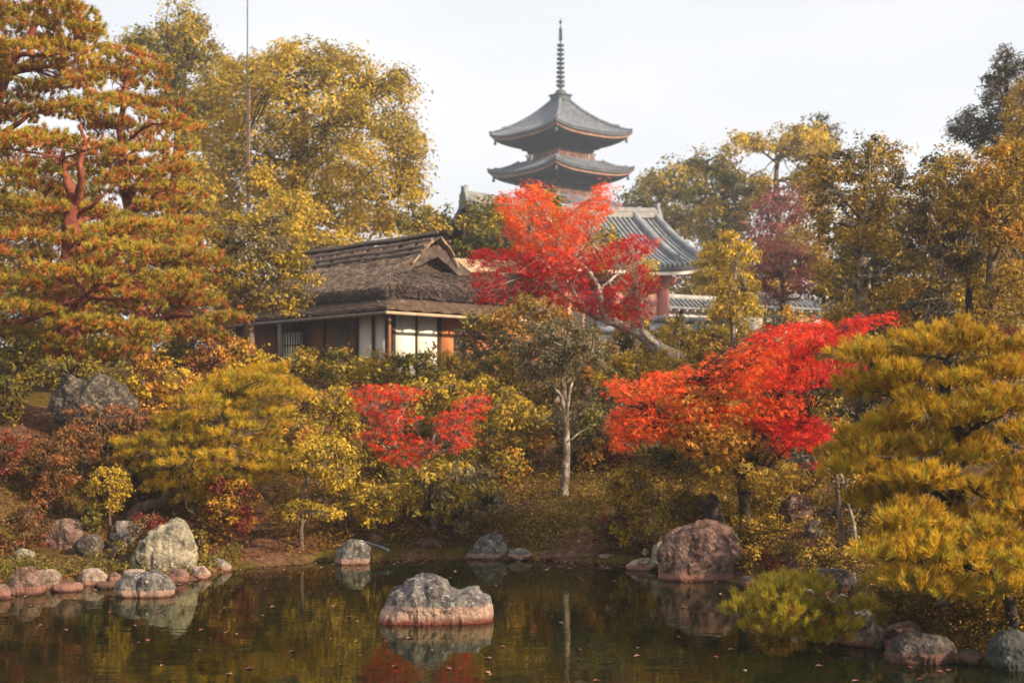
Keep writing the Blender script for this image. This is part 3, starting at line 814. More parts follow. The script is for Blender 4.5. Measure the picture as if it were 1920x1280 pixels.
# pent roof
OV = 0.85
def pent(side_):
    n = 40
    Lm = HL if side_ == 'l' else HW_
    t = np.linspace(0, 1, 6)[:, None]
    s = np.linspace(0, 1, n)[None, :]
    lo = -OV * t
    along = lo + (Lm + 0.9 - lo) * s
    out_ = -OV * t + 0 * s
    z = ZW + 0.06 - (ZW - ZE - 0.06) * t + 0.02 * np.sin(along * 9) * t
    return hp(along, out_, z) if side_ == 'l' else hp(out_, along, z)
for sd in 'lr':
    P = pent(sd); P = P if sd == 'l' else P[:, ::-1]
    m = MB(); m.slab(P, (0, 0, -0.09)); sh = m.build('pent_roof', BARKSHINGLE, house, base=np.array(house.location))
    Lm = HL if sd == 'l' else HW_
    # bamboo gutter and rafter ends
    along = np.linspace(-OV - .05, Lm + .8, 12)
    q = hp(along, np.full(12, -OV - .03), np.full(12, ZE - .06)) if sd == 'l' else hp(np.full(12, -OV - .03), along, np.full(12, ZE - .06))
    m = MB(); m.tube(q, 0.045, 8); m.build('eave_pole', LOG if sd == 'l' else BAMBOO, house, base=np.array(house.location), smooth=True)
    for a in np.arange(-0.5, Lm + .7, 0.55):
        p0, p1 = (hp(a, -OV + .02, ZE - .10), hp(a, 0, ZW - .12)) if sd == 'l' else (hp(-OV + .02, a, ZE - .10), hp(0, a, ZW - .12))
        m = MB(); m.tube(np.array([p0, p1]), 0.035, 6); m.build('rafter', LOG, house, base=np.array(house.location))
    for k in range(5):      # courses of bark, each lapping over the next
        f0 = (k + .35) / 5.0
        along = np.linspace(-OV * f0, Lm + .85, 50); jit = fbm(np.stack([along * 3, 0 * along + k, 0 * along], 1), 2) * .02
        out_ = -OV * f0 + jit; z = ZW + 0.06 - (ZW - ZE - 0.06) * f0 + .012
        a = hp(along, out_, z) if sd == 'l' else hp(out_, along, z)
        out2 = out_ + .12; z2 = z + .06
        c = hp(along, out2, z2) if sd == 'l' else hp(out2, along, z2)
        m = MB(); m.grid(np.stack([a, c])); m.grid(np.stack([a, a + np.array([0, 0, -.03])])); m.build('bark_course', BARKSHINGLE, sh, base=np.array(house.location))
for px, bb in ((549, -OV + .08), ):
    a = a_of(px) ; m = MB(); zz = np.linspace(h_z - .2, ZE - .1, 8); q = hp(np.full(8, a - .5), np.full(8, bb), zz); q[:, :2] += rng.normal(0, .012, (8, 2)); m.tube(q, 0.10 - .002 * np.arange(8), 9); m.build('log_post', LOG, house, base=np.array(house.location), smooth=True)
m = MB(); zz = np.linspace(h_z, ZE - .1, 6); q = hp(np.full(6, -.42), np.full(6, -.42), zz); m.tube(q, .05, 8); m.build('log_post', noise_mat('red_log', [(0.3, (0.20, 0.08, 0.05)), (0.7, (0.36, 0.17, 0.10))], 8, stretch=(1, 1, .3)), house, base=np.array(house.location), smooth=True)
# thatch
BM = HW_ / 2; E0, ZRG = -0.32, 7.06; TG = 0.38; AG = 0.85
def zt_(t): return ZT0 + 0.30 + (ZRG - ZT0 - 0.30) * (t ** 0.92)
def a_min(t):
    return np.where(t < TG, E0 + (AG - E0) * (t / TG) ** 0.9, AG + (0.62 - AG) * (np.maximum(t - TG, 0) / (1 - TG)) ** 1.3)
def thatch_main(sgn, s, t):
    b = BM - sgn * (BM - E0) * (1 - t)
    lo = a_min(t); hi = HL - a_min(t) + 0.2
    return hp(lo + (hi - lo) * s, b, zt_(t))
def thatch_hip(s, t, end):
    tt = t * TG * 1.04
    half = (BM - E0) * (1 - tt)
    a = E0 + (AG - E0) * (tt / TG) ** 0.9
    if end: a = HL + 0.2 - a
    b = BM - half + 2 * half * s
    return hp(a, b, zt_(tt))
def rough_sheet(P, amp, seed):
    q = P.reshape(-1, 3)
    n = fbm(q * 2.2 + seed, 4) * amp
    q = q + np.array([0, 0, 1.0]) * n[:, None]
    return q.reshape(P.shape)
S, T = np.meshgrid(np.linspace(0, 1, 70), np.linspace(0, 1, 40))
hb = np.array(house.location)
sheets = []
for sgn in (1, -1):
    P = rough_sheet(thatch_main(sgn, S, T), 0.07, 3)
    sheets.append(P)
    m = MB(); m.slab(P[:, ::-1] if sgn > 0 else P, (0, 0, -0.34)); thm = m.build('thatch', THATCH, house, base=hb, smooth=True)
    if sgn > 0: thatch_part = thm
for end in (0, 1):
    P = rough_sheet(thatch_hip(S[:24, :], T[:24, :] / T[23, 0], end), 0.07, 3)
    if not end: sheets.append(P)
    m = MB(); m.slab(P if not end else P[:, ::-1], (0, 0, -0.34)); m.build('thatch', THATCH, house, base=hb, smooth=True)
# loose straw ends over the thatch and along its cut edge
sv, srnd = [], []
for P, nst, down in ((sheets[0], 15000, hp(0, -1, 0) - hp(0, 0, 0) + np.array([0, 0, -.8])), (sheets[2], 7000, hp(-1, 0, 0) - hp(0, 0, 0) + np.array([0, 0, -.85]))):
    down = unit(down); nx = P.shape
    i = rng.integers(0, nx[0] - 1, nst); j = rng.integers(0, nx[1] - 1, nst)
    i[: nst // 4] = 0
    f = rng.random((nst, 2, 1))
    p = P[i, j] * (1 - f[:, 0]) * (1 - f[:, 1]) + P[i + 1, j] * f[:, 0] * (1 - f[:, 1]) + P[i, j + 1] * (1 - f[:, 0]) * f[:, 1] + P[i + 1, j + 1] * f[:, 0] * f[:, 1]
    p[: nst // 4] = P[0, j[: nst // 4]] - np.array([0, 0, 1.0]) * rng.random((nst // 4, 1)) * 0.30
    dd = unit(down + rng.normal(0, 0.22, (nst, 3)) + np.array([0, 0, 0.12]))
    sdv = unit(np.cross(dd, rng.normal(0, 1, (nst, 3)))) * 0.012
    ln = rng.uniform(0.08, 0.26, (nst, 1))
    sv.append(np.stack([p - sdv, p + sdv, p + dd * ln], 1).reshape(-1, 3)); srnd.append(rng.random(nst))
sv = np.vstack(sv) - hb
tag(link('straw', mesh('straw', sv, np.arange(len(sv)).reshape(-1, 3), attrs={'rnd': np.concatenate(srnd)}), STRAW, thatch_part), kind='stuff')
# gable recess
tg_b = 0.86
zg0 = zt_(TG) - 0.05; zg1 = ZRG - 0.30
m = MB(); hb_ = (BM - E0) * (1 - TG)
tri = [hp(AG + .21, b, z) for b, z in ((BM - hb_, zt_(TG) - .2), (BM + hb_, zt_(TG) - .2), (BM, ZRG - .1))]
m.add(np.vstack([tri, np.array(tri) + hu * .1]), [[2, 1, 0], [3, 4, 5]]); m.build('gable_thatch', THATCH, house, base=hb)
m = MB()
tri = [hp(AG + .18, b, z) for b, z in ((BM - tg_b, zg0), (BM + tg_b, zg0), (BM, zg1))]
m.add(np.vstack([tri, np.array(tri) + hu * .1]), [[2, 1, 0], [3, 4, 5]]); gab = m.build('gable', HWOOD, house, base=hb)
for s in (1, -1):           # diagonal lattice
    for k in np.arange(-1.0, 1.01, 0.13):
        lo = None
        pts = []
        for f in np.linspace(0, 1, 30):
            b = k * tg_b + s * f * 1.2; z = zg0 + f * 1.2
            if abs(b) < tg_b * (1 - (z - zg0) / (zg1 - zg0)) - .03 and z < zg0 + .62: pts.append((b, z))
        if len(pts) > 3:
            m = MB(); m.tube(np.array([hp(AG + .15, BM + pts[0][0], pts[0][1]), hp(AG + .15, BM + pts[-1][0], pts[-1][1])]), .011, 4); m.build('lattice_bar', LOG, gab, base=hb)
for s in (1, -1):
    m = MB(); m.tube(np.array([hp(AG + .02, BM + s * (tg_b + .12), zg0 - .05), hp(AG - .1, BM, zg1 + .16)]), .05, 6); m.build('barge_board', HWOOD, house, base=hb)
m = MB(); m.tube(hp(np.full(4, AG + .0), np.linspace(BM - tg_b - .25, BM + tg_b + .25, 4), np.full(4, zg0 - .02)), .045, 7); m.build('gable_pole', BAMBOO, house, base=hb)
# ridge: bark saddles, side poles, long ridge pole
for k, a in enumerate(np.linspace(0.85, HL - .25, 10)):
    wdt = 0.56; al = np.linspace(a - wdt / 2, a + wdt / 2, 5)
    cr = np.array([(-.62, -.44), (-.40, -.22), (-.2, -.03), (0, .05), (.2, -.03), (.40, -.22), (.62, -.44)])
    P = np.array([hp(al, np.full(5, BM + c), np.full(5, ZRG + .14 + z)) for c, z in cr]); P += rng.normal(0, .012, P.shape)
    m = MB(); m.slab(P[::-1], (0, 0, .07)); m.build('ridge_saddle', noise_mat('ridge_bark', [(0.3, (0.10, 0.065, 0.05)), (0.7, (0.34, 0.22, 0.16))], 6, bump=.7, rough=1), house, base=hb)
for c, z, r, a0, a1 in ((-.34, -.02, .035, 0.5, HL), (-.50, -.20, .035, 0.6, HL), (.34, -.02, .035, 0.5, HL), (0, .19, .085, .12, HL + .3), (-.09, .19, .04, .5, HL), (-.62, -.36, .03, 0.6, HL)):
    aa = np.linspace(a0, a1, 9); m = MB(); m.tube(hp(aa, np.full(9, BM + c), np.full(9, ZRG + .14 + z) + .02 * np.sin(aa * 2)), r, 8); m.build('ridge_pole', HWOOD if c == 0 else LOG, house, base=hb, smooth=True)
for s in (-1, 1):           # bamboo laths along the verge
    for k in range(4):
        o_ = .10 * k
        m = MB(); m.tube(np.array([hp(.70 + o_, BM + s * .85, ZRG - .56), hp(.62 + o_, BM + s * .38, ZRG - .02), hp(.52 + o_, BM + s * .02, ZRG + .22)]), .028, 6); m.build('verge_lath', BAMBOO, house, base=hb)

# a second low roof beyond the tea house (pale battens over bark)
r0 = W(858, 490, 46); rb_z = float(ground_z(r0[0], r0[1], False))
lean = thing('side_building', (r0[0], r0[1], rb_z), 'low building with pale battened bark roof beside the tea house, half behind the red maple', 'building')
e = unit(np.array([0.9, 0.43, 0])); f_ = np.array([0.43, -0.9, 0])
def lp(a, b, z): return r0 + e * a + f_ * b + np.array([0, 0, z])
P = np.array([[lp(a, b, -.42 * b) for a in np.linspace(0, 2.3, 8)] for b in (-.1, .7, 1.5, 2.3)])
m = MB(); m.slab(P, (0, 0, -.14)); m.build('roof', BARKSHINGLE, lean)
for b in np.arange(0.0, 1.4, .2):
    m = MB(); m.tube(np.array([lp(a, b, -.42 * b + .05) for a in np.linspace(-.1, 2.3, 6)]), .05, 6); m.build('roof_batten', BAMBOO, lean)
m = MB(); m.hexa([lp(a, b, z - (0)) for z in (rb_z - r0[2], -1.05) for a, b in ((.3, -.2), (2.1, -.2), (2.1, 1.9), (.3, 1.9))]); m.build('wall', OCHREWALL, lean)

# thin pole in front of the big trees
pl = W(465, 330, 52); zg_ = float(ground_z(pl[0], pl[1], False))
pole = thing('lightning_rod_pole', (pl[0], pl[1], zg_), 'tall thin metal pole rising above the big golden tree', 'pole')
top = W(464, -60, 52)
m = MB(); m.tube(np.array([(pl[0] + .07, pl[1], zg_ - .3), W(467, 330, 52), W(467, 160, 52)]), .038, 8); m.build('support_mast', wood('rusty_metal', (.14, .06, .04), (.26, .13, .09), (.36, .22, .16), 4), pole)
m = MB(); m.tube(np.array([(pl[0] - .03, pl[1], zg_ - .3), W(463.5, 330, 52), top]), np.array([.034, .03, .02]), 8); m.build('rod', BRONZE_METAL, pole)

# ------------------------------------------------------------------ rocks
_ICO = {}
def ico(n):
    if n not in _ICO:
        bm = bmesh.new(); bmesh.ops.create_icosphere(bm, subdivisions=n, radius=1.0)
        v = np.array([p.co[:] for p in bm.verts]); f = np.array([[q.index for q in t.verts] for t in bm.faces])
        bm.free(); _ICO[n] = (v, f)
    return _ICO[n]

RK_GREY = rock_mat('rock_grey_lichen', (0.05, 0.045, 0.042), (0.13, 0.118, 0.108), (0.25, 0.225, 0.20), (0.52, 0.49, 0.43), 0.60, (0.09, (0.36, 0.24, 0.19), (0.14, 0.055, 0.035)))
RK_ISLE = rock_mat('rock_pond_island', (0.055, 0.048, 0.048), (0.14, 0.125, 0.12), (0.27, 0.245, 0.23), (0.50, 0.48, 0.44), 0.60, (0.19, (0.44, 0.30, 0.235), (0.20, 0.055, 0.036)))
RK_PALE = rock_mat('rock_pale_yellow_lichen', (0.08, 0.07, 0.055), (0.27, 0.235, 0.165), (0.44, 0.385, 0.27), (0.58, 0.50, 0.41), 0.60)
RK_RED = rock_mat('rock_reddish', (0.05, 0.026, 0.020), (0.15, 0.085, 0.066), (0.26, 0.165, 0.135), (0.42, 0.36, 0.30), 0.62, (0.10, (0.30, 0.15, 0.11), (0.10, 0.04, 0.03)))
RK_PINK = rock_mat('rock_pinkish_white', (0.13, 0.08, 0.06), (0.33, 0.235, 0.185), (0.48, 0.38, 0.32), (0.60, 0.53, 0.46), 0.60, (0.06, (0.34, 0.18, 0.13), (0.12, 0.05, 0.04)))
RK_DARK = rock_mat('rock_dark', (0.030, 0.026, 0.024), (0.075, 0.062, 0.056), (0.15, 0.125, 0.11), (0.34, 0.31, 0.27), 0.64, (0.10, (0.16, 0.085, 0.065), (0.07, 0.035, 0.026)))
RK_MOSSY = rock_mat('rock_blue_dark', (0.028, 0.030, 0.032), (0.065, 0.068, 0.068), (0.14, 0.14, 0.135), (0.30, 0.32, 0.24), 0.62)
RK_MOTTLE = rock_mat('rock_mottled_cream', (0.026, 0.022, 0.019), (0.070, 0.058, 0.048), (0.15, 0.125, 0.095), (0.30, 0.25, 0.165), 0.58)

def rock(out_px, d, mat, label, depth=0.8, zoom=None, seed=0, sub=5, amp=0.075, group=None, facets=12, p=3.0, name='rock'):
    """boulder whose front outline is the given picture outline at distance d; depth is its thickness as a share of its width"""
    o = np.array(out_px, float)
    if zoom:
        x0, y0, sc = zoom
        o = o / sc + np.array([x0, y0])
    w = np.array([W(a, b, d) for a, b in o])
    x, z = w[:, 0], w[:, 2]
    cx, cz = (x.min() + x.max()) / 2, z.min() + (z.max() - z.min()) * 0.28
    ang = np.arctan2(z - cz, x - cx); rad = np.hypot(x - cx, z - cz)
    # dense outline radius as a function of angle
    th = np.linspace(-pi, pi, 361)
    pts = np.vstack([np.stack([x, z], 1), [x[0], z[0]]])
    rr = np.zeros(361)
    for a, b in zip(pts[:-1], pts[1:]):
        e = b - a; q = a - np.array([cx, cz])
        den = np.cos(th) * e[1] - np.sin(th) * e[0]
        with np.errstate(divide='ignore', invalid='ignore'):
            r = (q[0] * e[1] - q[1] * e[0]) / den
            s = (q[0] * np.sin(th) - q[1] * np.cos(th)) / den
        ok = (s >= -1e-6) & (s <= 1 + 1e-6) & (r > 0)
        rr = np.maximum(rr, np.where(ok, r, 0))
    rr[rr <= 0] = rad.mean()
    g = np.random.default_rng(seed + 1000)
    v, f = ico(sub)
    c = np.hypot(v[:, 0], v[:, 2]); t = np.arctan2(v[:, 2], v[:, 0])
    rho = np.interp(t, th, rr)
    size = (x.max() - x.min())
    D = size * depth * 0.5
    r = ((c / rho) ** p + (np.abs(v[:, 1]) / D) ** p) ** (-1 / p)
    # broken flat faces all round, then sharper ones towards the viewer
    P0 = v * r[:, None]
    for k in range(facets * 2):
        n = unit(g.normal(0, 1, 3) * np.array([1, 1.2, 0.9]) + np.array([0, 0, 0.2]))
        hk = (P0 @ n).max() * (g.uniform(0.74, 0.93) if abs(n[1]) > .45 else g.uniform(0.90, 0.99))
        c_ = v @ n
        r = np.minimum(r, np.where(c_ > 0.05, hk / np.maximum(c_, 0.05), 1e9))
    P = v * r[:, None]
    h = size * amp
    q = P / size
    disp = fbm(q * 4.0 + seed * 7.7, 6, .62) * 0.75 + fbm(q * np.array([6.5, 6.5, 3.5]) + seed * 3.1, 5, 0.6, True) * 0.75
    P = P + v * (disp * h)[:, None]
    lowm = P[:, 2] < 0
    P[lowm, 2] *= 2.2
    P = P + np.array([cx, d + D * 0.25, cz])
    base = np.array([cx, d + D * 0.25, z.min()])
    me = mesh(name, P - base, f, smooth=False)
    sm = np.full(len(f), sub < 5); me.polygons.foreach_set('use_smooth', sm)
    ob = link(name, me, mat, None, base)
    return tag(ob, label, 'rock', group)

ZA = (0, 920, 3.0); ZB = (600, 960, 3.0); ZC = (1240, 920, 2.8235); ZD = (640, 1040, 5.647); ZE_ = (0, 400, 3.2)
rock([(370, 685), (440, 610), (520, 530), (535, 450), (580, 395), (680, 370), (730, 315), (800, 290), (860, 245), (940, 235), (1010, 255), (1090, 300), (1150, 370), (1220, 405), (1290, 400), (1330, 365), (1400, 370), (1440, 430), (1500, 450), (1550, 550), (1550, 630), (1490, 690), (1300, 730), (900, 740), (500, 715)], 15.3, RK_ISLE, 'jagged grey rock with a pink waterline standing alone in the pond', 0.62, ZD, 3, 6, 0.07, None, 2, 3.0)
rock([(725, 425), (740, 370), (790, 290), (860, 225), (930, 190), (985, 165), (1040, 215), (1070, 270), (1090, 400), (1040, 435), (880, 430)], 19.5, RK_PALE, 'large pale triangular boulder with yellow lichen on the left shore', 0.7, ZA, 5, 5, 0.085)
rock([(655, 590), (660, 520), (700, 480), (800, 468), (900, 480), (960, 530), (970, 570), (900, 592)], 17.4, RK_GREY, 'dark grey flat-topped boulder in the water before the pale triangular boulder', 0.7, ZA, 6, 5, 0.09)
rock([(30, 530), (100, 450), (160, 430), (200, 460), (240, 550), (200, 585), (80, 580)], 17.6, RK_RED, 'grey-red pointed boulder at the waterline on the far left', 0.8, ZA, 7)
rock([(205, 500), (215, 450), (300, 445), (335, 480), (320, 520), (250, 545)], 18.2, RK_PINK, 'cream stone just right of the pointed boulder on the left shore', 0.8, ZA, 8)
rock([(430, 510), (460, 445), (540, 440), (595, 480), (580, 520), (500, 530)], 18.6, RK_PINK, 'pinkish white block left of the small tan shore stone', 0.8, ZA, 9)
rock([(595, 490), (640, 455), (685, 480), (670, 510), (610, 512)], 18.7, RK_RED, 'small tan stone between two whitish stones on the left shore', 0.9, ZA, 10, 3)
rock([(680, 470), (690, 445), (800, 445), (830, 465), (790, 485)], 19.0, RK_PINK, 'flat white slab behind the dark flat-topped boulder', 0.6, ZA, 11, 3)
rock([(830, 470), (840, 445), (900, 450), (925, 480), (880, 495)], 18.9, RK_GREY, 'small slate-grey stone below the pale triangular boulder', 0.8, ZA, 12, 3)
rock([(935, 500), (960, 445), (1040, 445), (1055, 480), (1040, 530), (960, 540)], 18.8, RK_RED, 'reddish brown block right of the dark flat-topped boulder', 0.8, ZA, 13)
rock([(1055, 480), (1080, 430), (1140, 425), (1180, 470), (1160, 500), (1080, 510)], 19.3, RK_PINK, 'buff stone at the right foot of the pale triangular boulder', 0.8, ZA, 14)
rock([(1150, 450), (1170, 432), (1215, 440), (1215, 470), (1180, 478)], 19.9, RK_RED, 'little brown stone between the buff stone and the white-faced stone', 0.9, ZA, 15, 3)
rock([(1180, 410), (1200, 375), (1260, 390), (1295, 430), (1280, 455), (1210, 458)], 20.2, RK_GREY, 'white-faced grey stone at the right end of the left shore stones', 0.8, ZA, 16)
rock([(260, 545), (300, 525), (440, 520), (490, 545), (420, 568), (300, 572)], 17.9, RK_RED, 'low flat reddish stone at the water below the pinkish white block', 0.5, ZA, 17, 3)
rock([(520, 540), (550, 515), (640, 510), (660, 535), (600, 552)], 18.2, RK_DARK, 'low dark slab left of the dark flat-topped boulder', 0.6, ZA, 18, 3)
rock([(255, 290), (270, 190), (350, 165), (450, 165), (470, 200), (440, 290), (390, 360), (290, 340)], 20.6, RK_RED, 'dark red boulder with grey top in the left bank', 0.7, ZA, 19)
rock([(400, 350), (430, 290), (500, 250), (560, 260), (575, 310), (540, 362)], 20.2, RK_MOTTLE, 'rounded mottled boulder leaning on the dark red boulder', 0.8, ZA, 20)
rock([(610, 300), (640, 190), (660, 170), (780, 180), (790, 230), (720, 290)], 20.9, RK_GREY, 'grey-pink boulder behind the left edge of the pale triangular boulder', 0.8, ZA, 21)
rock([(70, 350), (110, 325), (190, 345), (195, 390), (120, 402)], 19.5, RK_PALE, 'pale buff stone in the grass at the far left', 0.8, ZA, 22)
rock([(610, 360), (640, 310), (680, 325), (720, 350), (690, 385)], 20.0, RK_RED, 'small brown stone left of the pale triangular boulder, upper of two', 0.9, ZA, 23, 3)
rock([(620, 410), (660, 380), (685, 400), (660, 435)], 19.7, RK_RED, 'small brown stone left of the pale triangular boulder, lower of two', 0.9, ZA, 24, 3)
rock([(-40, 600), (-30, 520), (30, 520), (55, 570), (50, 605)], 17.2, RK_RED, 'brown shore stone cut by the left edge of the picture', 0.8, ZA, 25, 3)
rock([(1690, 440), (1720, 405), (1760, 402), (1785, 418), (1785, 445)], 21.4, RK_RED, 'small reddish stone at the waterline left of the round pale boulder', 0.9, ZA, 26, 3)
rock([(1355, 442), (1370, 418), (1400, 416), (1415, 440)], 20.9, RK_DARK, 'small dark stone at the waterline right of the left shore stones', 0.9, ZA, 27, 3)
rock([(290, 1180), (320, 1020), (400, 970), (480, 1010), (540, 1020), (600, 980), (650, 990), (800, 1130), (805, 1230), (700, 1265), (450, 1245)], 24.0, RK_MOTTLE, 'huge mottled grey boulder high on the left bank under the pine', 0.65, ZE_, 28, 5, 0.085)
rock([(80, 285), (95, 210), (170, 155), (240, 165), (280, 210), (272, 280), (150, 298)], 21.2, RK_GREY, 'round pale boulder at the water below the yellow-leaved sapling', 0.85, ZB, 29, 5)
rock([(230, 160), (260, 130), (330, 125), (360, 160), (340, 195), (270, 190)], 22.4, RK_RED, 'dull brown stone behind the round pale boulder', 0.8, ZB, 30, 3)
rock([(562, 152), (575, 80), (590, 65), (610, 100), (637, 152)], 23.0, RK_GREY, 'upright pointed stone under the red maple sapling', 0.8, ZB, 31)
rock([(535, 185), (560, 150), (630, 150), (685, 190), (650, 208), (560, 204)], 22.4, RK_RED, 'flat-topped brown stone in front of the upright pointed stone', 0.7, ZB, 32)
rock([(815, 242), (870, 190), (920, 140), (985, 112), (1030, 150), (1045, 200), (1042, 242), (930, 254)], 22.0, RK_GREY, 'grey triangular boulder at the middle of the far shore', 0.75, ZB, 33, 5)
rock([(1050, 242), (1090, 210), (1150, 207), (1197, 240), (1130, 260)], 21.8, RK_GREY, 'low rounded stone right of the grey triangular boulder', 0.7, ZB, 34)
rock([(1018, 217), (1050, 203), (1090, 210), (1060, 232)], 22.1, RK_DARK, 'small dark stone between the triangular boulder and the low rounded stone', 0.8, ZB, 35, 3)
rock([(358, 205), (370, 180), (400, 178), (414, 200)], 22.3, RK_DARK, 'small stone right of the dull brown stone, left of a pair', 0.9, ZB, 36, 3)
rock([(412, 185), (425, 162), (455, 162), (468, 186)], 22.6, RK_DARK, 'small stone right of the dull brown stone, right of a pair', 0.9, ZB, 37, 3)
for k, (sx, sy, r) in enumerate(((1275, 232, 34), (1345, 238, 26), (1412, 238, 30), (1492, 242, 36), (1570, 246, 24))):
    rock([(sx - r, sy + r * .55), (sx - r * .7, sy - r * .2), (sx, sy - r * .5), (sx + r * .8, sy - r * .1), (sx + r, sy + r * .6)], 21.75, RK_RED, ('leftmost', 'second from left', 'middle one', 'second from right', 'rightmost')[k] + ' of five small reddish stones along the middle shore', 0.9, ZB, 40 + k, 3, 0.08, 'row of small reddish shore stones')
rock([(1558, 252), (1590, 235), (1660, 238), (1692, 255), (1630, 274)], 21.6, RK_PINK, 'thin flat grey slab right of the row of reddish stones', 0.7, ZB, 46, 3)
rock([(1725, 305), (1780, 270), (1850, 262), (1912, 285), (1860, 328), (1740, 334)], 20.4, RK_PINK, 'flat brown slab left of the big red boulder', 0.7, ZB, 47)
rock([(1810, 232), (1822, 205), (1845, 208), (1850, 235)], 20.8, RK_PALE, 'tiny white stone left of the big red boulder', 0.9, ZB, 48, 3)
rock([(1868, 255), (1880, 190), (1935, 155), (1980, 180), (1985, 258)], 20.2, RK_PALE, 'pale grey stone tucked behind the left of the big red boulder', 0.8, ZB, 49)
rock([(-5, 445), (10, 310), (60, 220), (160, 195), (260, 165), (340, 180), (410, 240), (425, 330), (390, 440), (320, 478), (100, 474)], 19.2, RK_RED, 'big round reddish boulder with pale streaks on the right shore', 0.8, ZC, 50, 5, 0.08)
rock([(408, 495), (440, 450), (490, 455), (502, 490), (450, 518)], 18.3, RK_DARK, 'small dark stone right of the big reddish boulder', 0.9, ZC, 51, 3)
rock([(600, 195), (650, 60), (700, 15), (780, 40), (820, 120), (805, 192), (700, 205)], 20.6, RK_RED, 'tall brown stump-shaped rock with a white streak under the orange maple', 0.7, ZC, 52, 5)
rock([(760, 235), (770, 180), (830, 150), (890, 180), (892, 222), (830, 252)], 19.4, RK_DARK, 'dark angular stone right of the tall stump-shaped rock', 0.8, ZC, 53)
rock([(820, 475), (850, 415), (960, 420), (1030, 450), (1032, 495), (930, 525)], 16.2, RK_DARK, 'mossy block with a notched top behind the low pine', 0.8, ZC, 54)
rock([(822, 505), (860, 460), (920, 470), (932, 540), (860, 555)], 15.8, RK_RED, 'rounded brown stone against the notched mossy block', 0.8, ZC, 55)
rock([(945, 800), (1010, 740), (1080, 712), (1130, 708), (1205, 760), (1195, 815), (1050, 835)], 13.7, RK_PINK, 'white-topped pink stone at the water beside the low pine', 0.8, ZC, 56)
rock([(1195, 785), (1200, 722), (1330, 690), (1375, 730), (1300, 800), (1230, 815)], 13.4, RK_RED, 'brown stone between the white-topped stone and the big dark slab', 0.8, ZC, 57)
rock([(1195, 890), (1230, 810), (1310, 765), (1500, 770), (1565, 850), (1545, 905), (1400, 925), (1250, 915)], 12.75, RK_DARK, 'big dark slab-shaped boulder at the right water edge', 0.7, ZC, 58, 5)
rock([(1745, 895), (1770, 790), (1840, 730), (1920, 742), (1990, 800), (1995, 925), (1850, 935)], 12.4, RK_MOSSY, 'dark blue-grey boulder at the lower right corner', 0.8, ZC, 59, 5)
rock([(1570, 890), (1590, 850), (1680, 845), (1720, 880), (1660, 915)], 12.6, RK_DARK, 'low black stone between the big dark slab and the corner boulder', 0.8, ZC, 60, 3)
rock([(1460, 585), (1475, 505), (1540, 510), (1565, 585)], 13.6, RK_GREY, 'grey stone under the golden pine boughs at the right', 0.8, ZC, 61, 3)

# ------------------------------------------------------------------ foliage builders
def inside(poly, p):
    x, y = p[:, 0], p[:, 1]; r = np.zeros(len(p), bool); n = len(poly)
    for i in range(n):
        (x1, y1), (x2, y2) = poly[i], poly[(i + 1) % n]
        c = ((y1 > y) != (y2 > y)) & (x < (x2 - x1) * (y - y1) / (y2 - y1 + 1e-12) + x1)
        r ^= c
    return r

def edge_dist(poly, p):
    d = np.full(len(p), 1e9); n = len(poly)
    for i in range(n):
        a = np.array(poly[i], float); b = np.array(poly[(i + 1) % n], float); e = b - a
        t = np.clip(((p - a) @ e) / (e @ e + 1e-12), 0, 1)
        d = np.minimum(d, np.hypot(*(p - a - t[:, None] * e).T))
    return d

def fill_poly(poly, rx, rz, g, tries=2500, ins=0.55):
    """scattered points in a polygon (x,z metres), about one blob radius apart"""
    poly = np.array(poly, float)
    lo, hi = poly.min(0), poly.max(0)
    p = lo + g.random((tries, 2)) * (hi - lo)
    p = p[inside(poly, p)]
    e = edge_dist(poly, p)
    p = p[e > min(rx, rz) * ins]; 
    keep = []
    for q in p:
        if not keep or np.min(((np.array(keep) - q) / (rx, rz)) ** 2 @ np.ones(2)) > 1.0:
            keep.append(q)
    keep = np.array(keep) if keep else np.array([poly.mean(0)])
    return keep, edge_dist(poly, keep)

def leaf_quads(P, N, size, aspect, g, droop=0.25, lobes=1):
    """folded diamond leaves at P with blade normals N"""
    n = len(P)
    t = unit(np.cross(N, g.normal(0, 1, (n, 3))))
    t = unit(t + np.array([0, 0, -droop]))
    s = unit(np.cross(N, t))
    nn = np.cross(t, s)
    L_ = (size * g.uniform(0.65, 1.25, n))[:, None]
    if lobes == 1:
        w = L_ * aspect * 0.5
        b = P - t * L_ * 0.5; tip = P + t * L_ * 0.5 - nn * L_ * 0.06
        l = P - s * w + nn * L_ * 0.09 - t * L_ * .05; r = P + s * w + nn * L_ * 0.09 - t * L_ * .05
        return np.stack([b, l, tip, r], 1).reshape(-1, 3)
    out_ = []
    for a in np.linspace(-1.15, 1.15, lobes):         # pointed lobes spread like a hand
        k = 1.0 - 0.28 * abs(a)
        td = t * cos(a) + s * sin(a); sd = s * cos(a) - t * sin(a)
        b = P - t * L_ * 0.35; tip = b + td * L_ * k - nn * L_ * .08 * abs(a); m = b + td * L_ * k * .5
        out_.append(np.stack([b, m - sd * L_ * .14, tip, m + sd * L_ * .14], 1))
    return np.stack(out_, 1).reshape(-1, 3)

